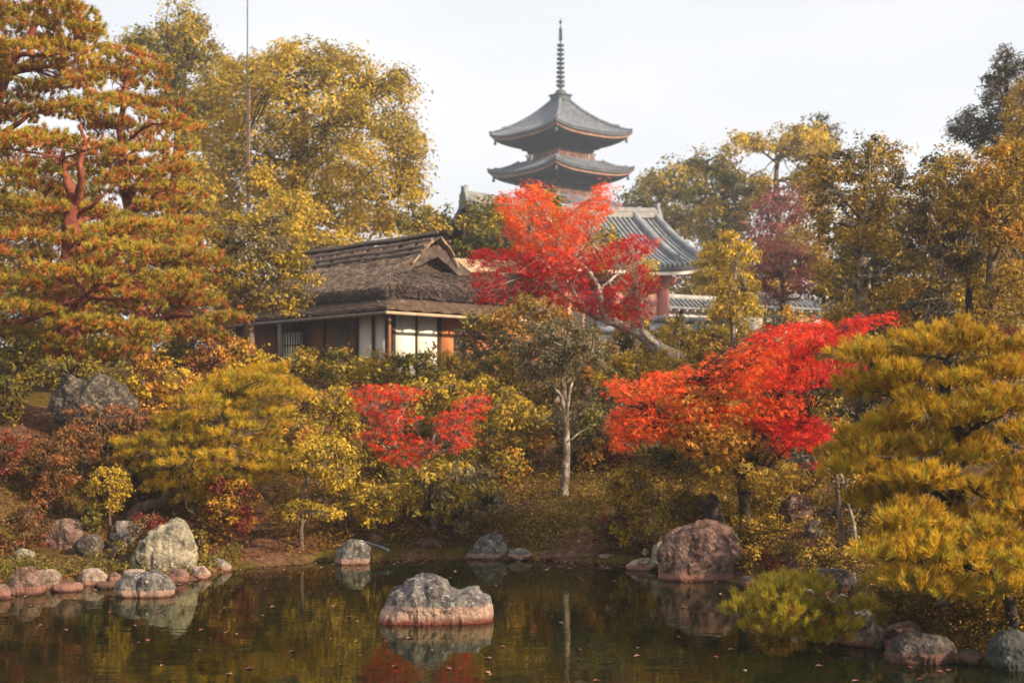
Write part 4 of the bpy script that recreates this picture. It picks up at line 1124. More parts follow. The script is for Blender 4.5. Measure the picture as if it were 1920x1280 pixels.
def clump_leaves(C, R, n, size, aspect, g, flat=0.8, up=0.55, sub=7, rndmix=0.5, lobes=1, droop=0.25, shell=0.5):
    """leaves in blobs: C (k,3) centres, R (k,) radii, n leaves per blob, gathered into small sprays"""
    k = len(C)
    sc = unit(g.normal(0, 1, (k, sub, 3))) * (g.random((k, sub, 1)) ** shell)
    sc[..., 2] *= flat
    ctr = C[:, None] + sc * (R[:, None, None] * 0.85)
    crnd = g.random((k, 1)) * 0.55 + g.random((k, sub)) * 0.45
    m = max(1, int(n / sub))
    off = g.normal(0, 1, (k, sub, m, 3)) * np.array([0.24, 0.24, 0.15 * (0.6 + 0.5 * flat)])
    P = ctr[:, :, None] + off * R[:, None, None, None]
    Nn = unit(unit(off + 1e-6) * 0.45 + (sc / (np.linalg.norm(sc, axis=-1, keepdims=True) + 1e-6))[:, :, None] * 0.45 + np.array([0, 0, up]) + g.normal(0, 0.42, P.shape))
    P = P.reshape(-1, 3); Nn = Nn.reshape(-1, 3)
    v = leaf_quads(P, Nn, size, aspect, g, droop, lobes)
    rnd = np.clip(rndmix * np.repeat(crnd.ravel(), m) + (1 - rndmix) * g.random(len(P)), 0, 1)
    return v, np.repeat(rnd, lobes), ctr.reshape(-1, 3)

STATS = {'leaf': 0}
def leaf_object(name, v, rnd, mat, parent, k=4):
    v = np.vstack(v) if isinstance(v, list) else v
    rnd = np.concatenate(rnd) if isinstance(rnd, list) else rnd
    STATS['leaf'] += len(rnd) * (k - 2)
    me = mesh(name, v - np.array(parent.location), np.arange(len(v)).reshape(-1, k), attrs={'rnd': rnd})
    o = link(name, me, mat, parent)
    return tag(o, kind='stuff')

def limb_mesh(parent, pts, r0, r1, mat, name='limb', n=6, jit=0.0, twigs=None):
    P = smooth_path(pts, 5, jit)
    s = np.linspace(0, 1, len(P))
    m = MB(); m.tube(P, r0 + (r1 - r0) * s ** 0.8, n)
    for tw in (twigs or []):
        m.tube(*tw)
    return m.build(name, mat, parent, smooth=True)

def grow(root, trunk, centres, tips, bark, g, nlimb=7, jit=0.03, rscale=1.0, twig=0.012):
    """trunk polyline (x,y,z,r); limbs out to blob centres; thin twigs to the spray tips"""
    T = np.array(trunk, float)
    P = smooth_path(T[:, :3], 6, jit)
    rr = np.interp(np.linspace(0, 1, len(P)), np.linspace(0, 1, len(T)), T[:, 3])
    m = MB(); m.tube(P, rr, 9); m.build('trunk', bark, root, smooth=True)
    if nlimb <= 0 or len(centres) == 0: return
    idx = list(range(len(centres)))
    order = g.permutation(idx)
    chosen = []
    for i in order:                    # far-apart blobs get the main limbs
        if len(chosen) < nlimb and all(np.linalg.norm(centres[i] - centres[j]) > 0.35 * np.ptp(centres, 0).max() / math.sqrt(nlimb) * 1.6 for j in chosen):
            chosen.append(i)
    limbs = []
    for i in chosen:
        c = centres[i]
        cost = np.linalg.norm(P - c, axis=1) + np.where(P[:, 2] > c[2] - 0.1, 3.0, 0) + np.where(np.arange(len(P)) < len(P) * 0.35, 1.5, 0)
        k = int(np.argmin(cost)); a = P[k]
        dvec = c - a; ln = np.linalg.norm(dvec)
        mid1 = a + dvec * 0.35 + np.array([0, 0, 0.06 * ln]) + g.normal(0, 0.07 * ln, 3); mid2 = a + dvec * 0.7 + np.array([0, 0, 0.05 * ln]) + g.normal(0, 0.06 * ln, 3)
        limbs.append((smooth_path([a, mid1, mid2, c], 4, jit * .5), rr[k] * 0.55 * rscale))
    allp = [l[0] for l in limbs]
    tw = [[] for _ in limbs]
    for c in list(centres) + list(tips):
        best = min(range(len(limbs)), key=lambda q: np.min(np.linalg.norm(allp[q] - c, axis=1))) if limbs else None
        if best is None: break
        j = int(np.argmin(np.linalg.norm(allp[best] - c, axis=1))); j = max(0, j - 2)
        a = allp[best][j]; mid = (a + c) / 2 + g.normal(0, 0.06 * np.linalg.norm(c - a), 3) + np.array([0, 0, .04 * np.linalg.norm(c - a)])
        tw[best].append((smooth_path([a, mid, c], 2), np.linspace(twig * 1.4, twig * .35, 5), 3, False))
    for (pts, r0), t in zip(limbs, tw):
        s = np.linspace(0, 1, len(pts)); m = MB(); m.tube(pts, r0 + (twig * 1.2 - r0) * s ** .7, 6)
        for q in t: m.tube(*q)
        m.build('limb', bark, root, smooth=True)

SEED = [100]
def tree(name, label, cat, poly, d, thick, rc, mat, trunk, leaf=None, aspect=0.5, cov=1.0, flat=0.85, up=0.55, bark=None, group=None, nlimb=6, lobes=1,
         mat2=None, frac2=0.0, layers=3, twigs=0.5, droop=0.25, sub=7, tw=None, ins=0.55, base=None, partname='crown', rz=None):
    """crown outline in picture points at distance d; trunk [(px,py,r)] upward from the ground"""
    SEED[0] += 1; g = np.random.default_rng(SEED[0])
    polys = poly if isinstance(poly[0][0], (tuple, list)) else [poly]
    C, E = [], []
    rz_ = rz or rc * 0.85
    for pl_ in polys:
        pw = [((W(a, b, d))[0], (W(a, b, d))[2]) for a, b in pl_]
        for lay in range(layers):
            k, e = fill_poly(pw, rc, rz_, g, 1800, ins)
            emax = max(e.max(), 1e-3)
            prof = np.sqrt(np.clip(1 - (1 - np.clip(e / emax, 0, 1)) ** 2, 0.05, 1))
            f = (-1, 0.0, 1)[lay % 3] if layers >= 3 else (-.6, .6)[lay]
            y = d + thick * prof * (f + g.uniform(-.35, .35, len(k))) 
            # keep the outline as seen from the camera while the blob moves in depth
            sc = y / d
            C.append(np.stack([k[:, 0] * sc, y, EYE + (k[:, 1] - EYE) * sc], 1)); E.append(e)
    C = np.vstack(C)
    gz = ground_z(C[:, 0], C[:, 1], False)
    keep_ = C[:, 2] > gz + rc * 0.15
    if keep_.sum() < 4: C[:, 2] = np.maximum(C[:, 2], gz + rc * .3); keep_[:] = True
    C = C[keep_]
    R = rc * g.uniform(0.75, 1.25, len(C))
    leaf = leaf * 1.15 if leaf else 0.0032 * d
    cov = cov * 1.45
    if trunk:
        b0 = W(trunk[0][0], trunk[0][1], d); bx_, by_ = b0[0], b0[1]
    else:
        bx_, by_ = C[:, 0].mean(), d
    bz = float(ground_z(bx_, by_, False))
    root = thing(name, (bx_, by_, bz), label, cat, group)
    area = 0.5 * leaf * leaf * aspect * (1 if lobes == 1 else .55 * lobes / aspect * .28)
    n = cov * 2.0 * pi * rc * rc / area * 0.42
    n = int(max(12, n))
    sel = g.random(len(C)) < frac2
    tips = []
    for s, mt in ((~sel, mat), (sel, mat2)):
        if s.sum() == 0: continue
        v, rnd, tp = clump_leaves(C[s], R[s], n, leaf, aspect, g, flat, up, sub, lobes=lobes, droop=droop)
        o = leaf_object(partname, v, rnd, mt, root)
        tips.append(tp)
    tips = np.vstack(tips)
    if trunk:
        T = [(*W(a, b, d), r) for a, b, r in trunk]
        T = [(T[0][0], T[0][1], bz - 0.25, T[0][3] * 1.35)] + ([] if T[0][2] < bz + .15 else T[:1]) + T[1:]
        kk = g.random(len(tips)) < twigs
        grow(root, T, C, tips[kk][:110], bark or BARK, g, nlimb, 0.004 * d / 20, twig=tw or 0.0005 * d)
    return root

def needle_tufts(P, D, ln, k, g, width=0.006, spread=0.75):
    """brush-like shoots: P (n,3) bases, D (n,3) directions, k needles round each short shoot"""
    n = len(P)
    dd = unit(D[:, None] * 0.95 + unit(g.normal(0, 1, (n, k, 3))) * spread)
    L_ = ln * g.uniform(0.7, 1.15, (n, k, 1))
    s = unit(np.cross(dd, g.normal(0, 1, (n, k, 3)))) * width
    b = P[:, None] + D[:, None] * (g.random((n, k, 1)) * ln * 0.8)
    return np.stack([b - s, b + s, b + dd * L_], 2).reshape(-1, 3)

def pine(name, label, poly, d, thick, pad, trunk, needle, k, ntuft, mat, mat2=None, frac2=0.3, bark=None, cat='pine tree', group=None, limbs_px=(), pads_extra=(), width=0.006, twigr=0.01, layers=3, nlimb=10, ins=.4, spread=0.75, padz=0.34, gapz=0.62, holes=(), tilt=.1):
    SEED[0] += 1; g = np.random.default_rng(SEED[0])
    pw = [((W(a, b, d))[0], (W(a, b, d))[2]) for a, b in poly]
    C = []
    for lay in range(layers):
        q, e = fill_poly(pw, pad * 1.15, pad * gapz, g, 2500, ins)
        prof = np.sqrt(np.clip(1 - (1 - np.clip(e / max(e.max(), 1e-3), 0, 1)) ** 2, 0.08, 1))
        f = (-1, 0.0, 1)[lay % 3] if layers >= 3 else (-.7, .5)[lay]
        y = d + thick * prof * (f + g.uniform(-.4, .4, len(q))); sc = y / d
        C.append(np.stack([q[:, 0] * sc, y, EYE + (q[:, 1] - EYE) * sc], 1))
    for a, b, dd in pads_extra: C.append(W(a, b, d + dd)[None])
    C = np.vstack(C)
    C = C[C[:, 2] > ground_z(C[:, 0], C[:, 1], False) + 0.08]
    for a, b, r_ in holes:              # openings where the trunk shows
        px = 960 + C[:, 0] * FPX / C[:, 1]; py = HOR - (C[:, 2] - EYE) * FPX / C[:, 1]
        C = C[~((np.hypot(px - a, (py - b)) < r_) & (C[:, 1] < d + .5))]
    R = pad * g.uniform(0.7, 1.2, len(C))
    b0 = W(trunk[0][0], trunk[0][1], d); bz = float(ground_z(b0[0], b0[1], False))
    root = thing(name, (b0[0], b0[1], bz), label, cat, group)
    vs, rs, vs2, rs2 = [], [], [], []
    tips = []
    for c, r in zip(C, R):
        nt = max(6, int(ntuft * (r / pad) ** 2))
        u = unit(g.normal(0, 1, (nt, 3))); u[:, 2] = np.abs(u[:, 2]) * 1.0 - 0.18
        rad = g.random((nt, 1)) ** 0.4
        # lumpy pad
        lump = 1 + 0.25 * vnoise(u * 2.3 + c * 3)[:, None]
        P = c + u * rad * np.array([r, r * 0.9, r * padz * g.uniform(.7, 1.35)]) * lump
        P[:, 2] += (P[:, 0] - c[0]) * g.normal(0, tilt) + (P[:, 1] - c[1]) * g.normal(0, tilt)
        D = unit(u * np.array([.55, .55, .5]) + np.array([0, 0, 0.75]) + g.normal(0, .22, (nt, 3)))
        cr = g.random() * .35
        inner = (rad[:, 0] < 0.75) | (u[:, 2] < 0.12)
        pr = frac2 * np.where(inner, 1.8, 0.25)
        o = (g.random(nt) < pr) if mat2 is not None else np.zeros(nt, bool)
        for s, A, B in ((~o, vs, rs), (o, vs2, rs2)):
            if s.sum():
                A.append(needle_tufts(P[s], D[s], needle, k, g, width, spread))
                B.append(np.clip(cr + np.repeat(g.random(s.sum()) * .4, k) + g.random(s.sum() * k) * .3, 0, 1))
        tips.append(P[g.random(nt) < min(1, 8 / nt)])
    leaf_object('needles', vs, rs, mat, root, 3)
    if vs2: leaf_object('needles', vs2, rs2, mat2, root, 3)
    T = [(*W(a, b, d), r) for a, b, r in trunk]
    T = [(T[0][0], T[0][1], bz - 0.25, T[0][3] * 1.25)] + ([] if T[0][2] < bz + .15 else T[:1]) + T[1:]
    for lp_ in limbs_px:                      # limbs that show in the picture: (points, r0, r1)
        pts, r0, r1 = lp_
        limb_mesh(root, [W(a, b, d + dd) for a, b, dd in pts], r0, r1, bark or BARKRED, 'limb', 8, 0.008)
    tips = np.vstack(tips)
    grow(root, T, C, tips[g.random(len(tips)) < 0.6], bark or BARKRED, g, nlimb, 0.02, twig=twigr)
    return root

# ------------------------------------------------------------------ far trees
tree('hill_tree', 'hazy olive tree just right of the pagoda', 'tree', [(1160, 375), (1180, 340), (1225, 315), (1265, 295), (1300, 300), (1320, 360), (1310, 440), (1250, 470), (1190, 420)], 100, 4.5, 1.3, GREEN, [(1250, 560, .35), (1248, 430, .25), (1250, 340, .1)], cov=.85, bark=BARK, nlimb=5, mat2=OLIVE, frac2=.4)
tree('hill_tree', 'large olive tree above the right end of the gate roof', 'tree', [(1285, 330), (1300, 290), (1350, 275), (1395, 300), (1420, 350), (1425, 430), (1400, 500), (1330, 500), (1290, 430)], 88, 4, 1.15, OLIVE, [(1360, 600, .35), (1358, 430, .25), (1355, 320, .1)], cov=.85, nlimb=6, mat2=GREEN, frac2=.5)
tree('hill_tree', 'tall flat-topped golden tree on the skyline right of the pagoda', 'tree', [[(1352, 275), (1385, 247), (1440, 240), (1455, 262), (1430, 290), (1390, 300)], [(1440, 262), (1470, 236), (1530, 238), (1560, 260), (1560, 300), (1500, 310), (1455, 300)], [(1470, 320), (1540, 300), (1575, 340), (1560, 420), (1490, 400)], [(1390, 330), (1430, 320), (1460, 360), (1430, 400)]], 84, 3, 0.9, OLIVE, [(1468, 600, .3), (1462, 430, .22), (1455, 330, .15), (1470, 270, .06)], cov=1.0, nlimb=4, twigs=.1, mat2=GOLD, frac2=.35, bark=BARK)
tree('hill_tree', 'dark crown poking above the flat-topped golden tree', 'tree', [(1495, 250), (1520, 222), (1560, 228), (1575, 262), (1560, 290), (1510, 280)], 92, 2.2, .9, DARKLEAF, [(1540, 600, .3), (1538, 400, .2), (1535, 260, .08)], cov=.9, nlimb=4)
tree('bare_tree', 'hazy mauve half-bare tree behind the right garden trees', 'tree', [(1400, 380), (1440, 340), (1500, 345), (1530, 400), (1525, 480), (1460, 500), (1405, 460)], 68, 2.5, .9, PINKBUD, [(1465, 600, .22), (1462, 480, .16), (1465, 380, .05)], cov=.42, nlimb=9, twigs=1, tw=.03, bark=BARK)
tree('bare_tree', 'leafless tree with crimson twigs before the tile-topped wall', 'tree', [(1395, 520), (1420, 450), (1470, 430), (1520, 460), (1535, 520), (1510, 570), (1420, 570)], 47, 1.8, .6, MAROON, [(1465, 640, .12), (1468, 570, .09), (1470, 470, .03)], leaf=.09, cov=.30, nlimb=10, twigs=1, tw=.02, bark=BARK, mat2=PINKBUD, frac2=.5)
tree('backdrop_tree', 'broad dull olive tree filling the gap behind the right garden trees, left one', 'tree', [(1560, 420), (1600, 370), (1680, 350), (1730, 400), (1730, 620), (1640, 660), (1560, 640)], 42, 2, .7, BRONZE, [(1650, 700, .2), (1650, 560, .15), (1650, 420, .06)], cov=1.05, nlimb=5, mat2=DARKLEAF, frac2=.35)
tree('backdrop_tree', 'broad dull olive tree behind the right garden trees at the picture edge', 'tree', [(1720, 400), (1780, 340), (1870, 320), (1960, 330), (1960, 640), (1820, 660), (1720, 640)], 41, 2, .7, BRONZE, [(1840, 700, .2), (1840, 560, .15), (1840, 400, .06)], cov=1.05, nlimb=5, mat2=DARKLEAF, frac2=.3)
tree('dark_conifer', 'tall dark conifer at the upper right edge', 'tree', [[(1780, 260), (1790, 215), (1830, 195), (1840, 150), (1860, 110), (1875, 85), (1905, 80), (1935, 130), (1950, 200), (1960, 300), (1900, 320), (1840, 290)], [(1770, 235), (1800, 225), (1815, 260), (1790, 270)]], 48, 1.6, .38, DARKLEAF, [(1890, 640, .25), (1890, 400, .18), (1888, 90, .03)], leaf=.13, aspect=.35, cov=.62, nlimb=14, twigs=1, bark=BARKDARK)
tree('edge_tree', 'golden tree beside the dark conifer, cut by the right edge', 'tree', [(1880, 215), (1900, 160), (1960, 120), (2000, 160), (2000, 330), (1920, 330), (1885, 270)], 44, 1.6, .5, BRONZE, [(1945, 640, .2), (1945, 400, .15), (1950, 200, .05)], cov=.8, nlimb=6)

tree('backdrop_tree', 'dark olive tree behind the trunk of the big red-trunked pine', 'tree', [(-60, 340), (60, 300), (180, 310), (230, 420), (230, 700), (-60, 700)], 46, 2, .75, BRONZE, [(90, 720, .2), (90, 560, .15), (90, 430, .05)], cov=.7, nlimb=5, mat2=GREEN, frac2=.5)
tree('backdrop_tree', 'dark olive tree behind the tall orange-tinged pine', 'tree', [(200, 420), (280, 300), (360, 280), (430, 360), (460, 480), (470, 700), (200, 700)], 47, 2, .75, BRONZE, [(340, 720, .2), (340, 560, .15), (340, 370, .05)], cov=.7, nlimb=5, mat2=OLIVE, frac2=.4)
tree('backdrop_tree', 'olive tree with red leaves seen past the right pillar of the gate', 'tree', [(1250, 520), (1290, 470), (1360, 460), (1420, 470), (1420, 650), (1250, 650)], 66, 2.5, .95, OLIVE, [(1340, 660, .2), (1340, 560, .15), (1340, 500, .05)], cov=.9, nlimb=4, twigs=.1, mat2=CRIMSON, frac2=.14)
tree('backdrop_tree', 'dull gold tree behind the leafless crimson-twigged tree', 'tree', [(1410, 500), (1460, 440), (1540, 430), (1590, 480), (1600, 650), (1410, 650)], 60, 2.5, .95, BRONZE, [(1500, 660, .2), (1500, 560, .15), (1500, 480, .05)], cov=.9, nlimb=4, twigs=.1, mat2=PINKBUD, frac2=.25)
# big camphors at the left
tree('camphor_tree', 'huge golden domed tree behind the tea house', 'tree', [(345, 330), (380, 210), (395, 130), (430, 95), (480, 88), (530, 72), (600, 62), (650, 92), (700, 92), (735, 128), (772, 145), (785, 200), (792, 250), (815, 310), (810, 360), (795, 405), (740, 445), (640, 455), (480, 455), (380, 420)], 58, 5, 1.15, OLIVE, [(560, 640, .65), (556, 470, .5), (560, 300, .4), (575, 170, .12)], cov=.85, nlimb=12, mat2=GOLD, frac2=.5, bark=BARKDARK, flat=.75, sub=9)
tree('camphor_tree', 'tall golden-green tree between the pine and the domed tree', 'tree', [[(222, 95), (232, 40), (260, 38), (290, 60), (280, 110), (240, 120)], [(285, 60), (320, 15), (350, -5), (385, 20), (395, 70), (425, 95), (450, 120), (430, 200), (390, 290), (330, 260), (280, 170)]], 64, 3.5, 1.0, OLIVE, [(330, 640, .5), (332, 400, .4), (340, 200, .2), (350, 60, .06)], cov=.75, nlimb=9, mat2=GREEN, frac2=.35, bark=BARKDARK)
tree('yellow_tree', 'bright yellow-leaved small tree behind the ridge of the tea house', 'tree', [(465, 420), (490, 355), (545, 340), (590, 375), (620, 425), (670, 440), (665, 490), (560, 500), (480, 490)], 49, 2, .6, GOLD, [(535, 640, .18), (535, 470, .13), (535, 390, .05)], cov=.9, nlimb=5)
tree('yellow_tree', 'yellow-green tree at the right foot of the domed tree', 'tree', [(730, 430), (760, 385), (800, 375), (850, 395), (860, 450), (800, 470)], 52, 2, .6, GOLD, [(800, 640, .18), (800, 450, .12), (800, 400, .05)], cov=.9, nlimb=4, mat2=GREEN, frac2=.4)
tree('yellow_tree', 'pale green tree between the tea house gable and the gate roof', 'tree', [(845, 460), (860, 410), (900, 372), (950, 375), (985, 410), (985, 490), (920, 500), (860, 500)], 50, 2, .6, GREEN, [(915, 640, .18), (915, 470, .12), (918, 410, .05)], cov=.9, nlimb=5, mat2=GOLD, frac2=.4)
tree('green_tree', 'light green crown behind the top of the large maple', 'tree', [(975, 385), (1010, 350), (1045, 352), (1060, 400), (1060, 480), (990, 480)], 49, 1.6, .55, OLIVE, [(1020, 640, .16), (1020, 470, .12), (1020, 390, .05)], cov=.9, nlimb=4, mat2=GREEN, frac2=.3)
tree('green_tree', 'yellow-green tree with a pale trunk behind the right side of the large maple', 'tree', [[(1095, 450), (1130, 415), (1165, 430), (1170, 480), (1130, 520), (1100, 500)], [(1160, 490), (1215, 465), (1225, 520), (1200, 560), (1165, 540)], [(1140, 580), (1190, 560), (1215, 610), (1150, 620)]], 35, .9, .35, GOLD, [(1192, 690, .10), (1190, 560, .085), (1193, 500, .05), (1210, 470, .02)], cov=.75, nlimb=6, bark=BARKPALE, mat2=GREEN, frac2=.3)
tree('green_tree', 'olive tree with twin pale trunks behind the left side of the large maple', 'tree', [(915, 600), (950, 560), (1010, 545), (1070, 560), (1085, 600), (1060, 630), (960, 640)], 35, 1.2, .4, OLIVE, [(1040, 690, .09), (1038, 590, .07), (1020, 520, .05), (1000, 470, .02)], cov=.75, nlimb=5, bark=BARKPALE, mat2=AMBER, frac2=.35)
tree('garden_pine', 'soft green pine beside the right end of the gate', 'tree', [(1300, 520), (1310, 470), (1350, 450), (1400, 470), (1410, 510), (1380, 540), (1320, 560)], 45, 1.1, .42, OLIVE, [(1350, 650, .12), (1350, 560, .09), (1352, 480, .03)], leaf=.12, aspect=.22, cov=.8, nlimb=6, flat=.5)
tree('slender_tree', 'slender pale-trunked tree with drooping gold leaves before the garden wall', 'tree', [[(1320, 460), (1370, 430), (1420, 455), (1415, 490), (1340, 500)], [(1325, 560), (1345, 500), (1410, 505), (1425, 560), (1440, 600), (1330, 610)]], 34, .9, .30, GOLD, [(1375, 680, .07), (1374, 560, .05), (1385, 470, .03), (1390, 440, .01)], leaf=.11, aspect=.32, cov=.62, nlimb=9, bark=BARKPALE, droop=.9, mat2=OLIVE, frac2=.45)

# garden trees at the right
tree('garden_tree', 'bronze-leaved tree with a thick pale trunk right of centre skyline', 'tree', [[(1500, 330), (1520, 285), (1560, 275), (1600, 255), (1640, 248), (1680, 262), (1720, 290), (1700, 350), (1640, 400), (1560, 400), (1510, 380)], [(1510, 400), (1560, 390), (1580, 440), (1540, 470), (1505, 440)], [(1600, 400), (1660, 380), (1690, 440), (1650, 480), (1610, 460)], [(1515, 500), (1560, 480), (1590, 520), (1570, 570), (1520, 560)], [(1650, 520), (1690, 500), (1700, 560), (1660, 580)], [(1555, 570), (1610, 545), (1700, 560), (1700, 640), (1560, 640)], [(1570, 430), (1620, 420), (1640, 500), (1590, 520)]], 28, 1.4, .34, BRONZE, [(1622, 700, .20), (1618, 560, .17), (1615, 450, .12), (1622, 380, .07), (1625, 280, .02)], leaf=.085, aspect=.42, cov=.55, nlimb=13, twigs=1, bark=BARKPALE, mat2=DARKLEAF, frac2=.3)
tree('garden_tree', 'dense dark bronze tree with a leaning pale trunk, second from the right edge', 'tree', [[(1700, 380), (1720, 310), (1760, 270), (1800, 275), (1825, 320), (1820, 420), (1790, 480), (1740, 490), (1705, 450)], [(1700, 520), (1790, 490), (1800, 600), (1700, 600)]], 27, 1.2, .34, BRONZE, [(1735, 700, .14), (1745, 590, .12), (1765, 480, .09), (1770, 330, .03)], leaf=.085, aspect=.42, cov=.7, nlimb=9, bark=BARKPALE, mat2=DARKLEAF, frac2=.45)
tree('garden_tree', 'bronze tree with two dark trunks at the right edge', 'tree', [[(1815, 420), (1820, 310), (1850, 265), (1900, 258), (1960, 280), (1970, 440), (1900, 490), (1840, 470)], [(1830, 520), (1900, 480), (1960, 490), (1960, 600), (1840, 600)]], 26, 1.2, .34, BRONZE, [(1862, 700, .13), (1858, 560, .11), (1866, 430, .08), (1890, 320, .03)], leaf=.085, aspect=.42, cov=.7, nlimb=9, bark=BARK, mat2=AMBER, frac2=.25)
tree('garden_tree', 'thin dark-trunked tree between the leaning trunk and the right edge', 'tree', [(1775, 480), (1800, 440), (1850, 460), (1860, 520), (1800, 540)], 27.5, .8, .30, DARKLEAF, [(1820, 700, .08), (1818, 560, .07), (1822, 470, .04)], leaf=.085, aspect=.42, cov=.7, nlimb=5, bark=BARKDARK, mat2=BRONZE, frac2=.5)

# tree before the tea house, grey-trunked tree at the centre
tree('rounded_tree', 'round-crowned olive tree with a grey trunk at the left of the tea house', 'tree', [(388, 445), (415, 400), (480, 385), (545, 400), (578, 450), (592, 520), (582, 565), (545, 600), (500, 585), (450, 600), (415, 560), (395, 500)], 33, 1.4, .34, OLIVE, [(468, 720, .13), (466, 600, .11), (470, 540, .085), (455, 480, .05), (450, 430, .02)], cov=.72, nlimb=9, flat=.55, bark=BARK, mat2=GREYGREEN, frac2=.4)
gt = tree('grey_trunk_tree', 'grey-green tree with a bare forked pale trunk at the centre of the bank', 'tree', [(962, 690), (960, 640), (1000, 600), (1060, 595), (1120, 610), (1142, 650), (1135, 700), (1090, 690), (1060, 715), (1000, 720)], 24.5, .9, .24, GREYGREEN, [(1055, 940, .07), (1062, 860, .062), (1060, 770, .05), (1056, 720, .05), (1060, 650, .02)], leaf=.06, aspect=.4, cov=.7, nlimb=9, bark=BARKPALE)

for pts, r0, r1 in (([(1060, 790), (1053, 745), (1030, 722), (1008, 705), (995, 680)], .035, .012), ([(1060, 790), (1068, 735), (1080, 702), (1100, 670)], .04, .012), ([(1062, 830), (1085, 812), (1105, 800)], .022, .008), ([(1010, 706), (990, 700), (975, 690)], .016, .006)):
    limb_mesh(gt, [W(a, b, 24.0) for a, b in pts], r0, r1, BARKPALE, 'limb', 8, .004)
# ------------------------------------------------------------------ maples
def maple(name, label, d, thick, parts, trunk, limbs, leaf, rc, cov, bark, lobes=3, flat=.38, nlimb=0):
    """parts: [(outline, material)]; limbs: [(points (px,py,dd), r0, r1)]"""
    SEED[0] += 1; g = np.random.default_rng(SEED[0])
    b0 = W(trunk[0][0], trunk[0][1], d + trunk[0][2]); bz = float(ground_z(b0[0], b0[1], False))
    root = thing(name, (b0[0], b0[1], bz), label, 'maple tree')
    T = [W(a, b, d + dd) for a, b, dd, r in trunk]; T[0] = T[0].copy(); T[0][2] = min(T[0][2], bz - .15)
    P = smooth_path(T, 6, .01); rr = np.interp(np.linspace(0, 1, len(P)), np.linspace(0, 1, len(T)), [q[3] for q in trunk])
    m = MB(); m.tube(P, rr, 10); m.build('trunk', bark, root, smooth=True)
    sk = [P]; lm = []
    for pts, r0, r1 in limbs:
        p = smooth_path([W(a, b, d + dd) for a, b, dd in pts], 6, .012); sk.append(p); lm.append((p, r0, r1))
    tw = [[] for _ in lm]
    for poly, mt, *o in parts:
        c_ = cov * (o[0] if o else 1)
        pw = [((W(a, b, d))[0], (W(a, b, d))[2]) for a, b in poly]
        C = []
        for f in (-1, -.3, .4, 1):
            k, e = fill_poly(pw, rc, rc * .5, g, 1500, .35)
            prof = np.sqrt(np.clip(1 - (1 - np.clip(e / max(e.max(), 1e-3), 0, 1)) ** 2, .1, 1))
            y = d + thick * prof * (f + g.uniform(-.3, .3, len(k))); sc = y / d
            C.append(np.stack([k[:, 0] * sc, y, EYE + (k[:, 1] - EYE) * sc], 1))
        C = np.vstack(C); R = rc * g.uniform(.75, 1.3, len(C))
        area = .5 * leaf * leaf * .28 * lobes
        n = int(c_ * 2 * pi * rc * rc * .30 / area)
        v, rnd, tp = clump_leaves(C, R, n, leaf, .5, g, flat, .95, 6, lobes=lobes, droop=.12, rndmix=.6)
        leaf_object('crown', v, rnd, mt, root)
        for c in np.vstack([C, tp[g.random(len(tp)) < .2]]):
            if not lm: break
            q = min(range(len(lm)), key=lambda q: np.min(np.linalg.norm(lm[q][0] - c, axis=1)))
            pp = lm[q][0]; j = max(0, int(np.argmin(np.linalg.norm(pp - c, axis=1))) - 3); a = pp[j]; ln = np.linalg.norm(c - a)
            tw[q].append((smooth_path([a, (a + c) / 2 + g.normal(0, .05 * ln, 3) + (0, 0, .05 * ln), c], 2), np.linspace(.0003 * d, .0001 * d, 5), 3, False))
    for (p, r0, r1), t in zip(lm, tw):
        m = MB(); m.tube(p, r0 + (r1 - r0) * np.linspace(0, 1, len(p)) ** .8, 8)
        for q in t: m.tube(*q)
        m.build('limb', bark, root, smooth=True)
    return root

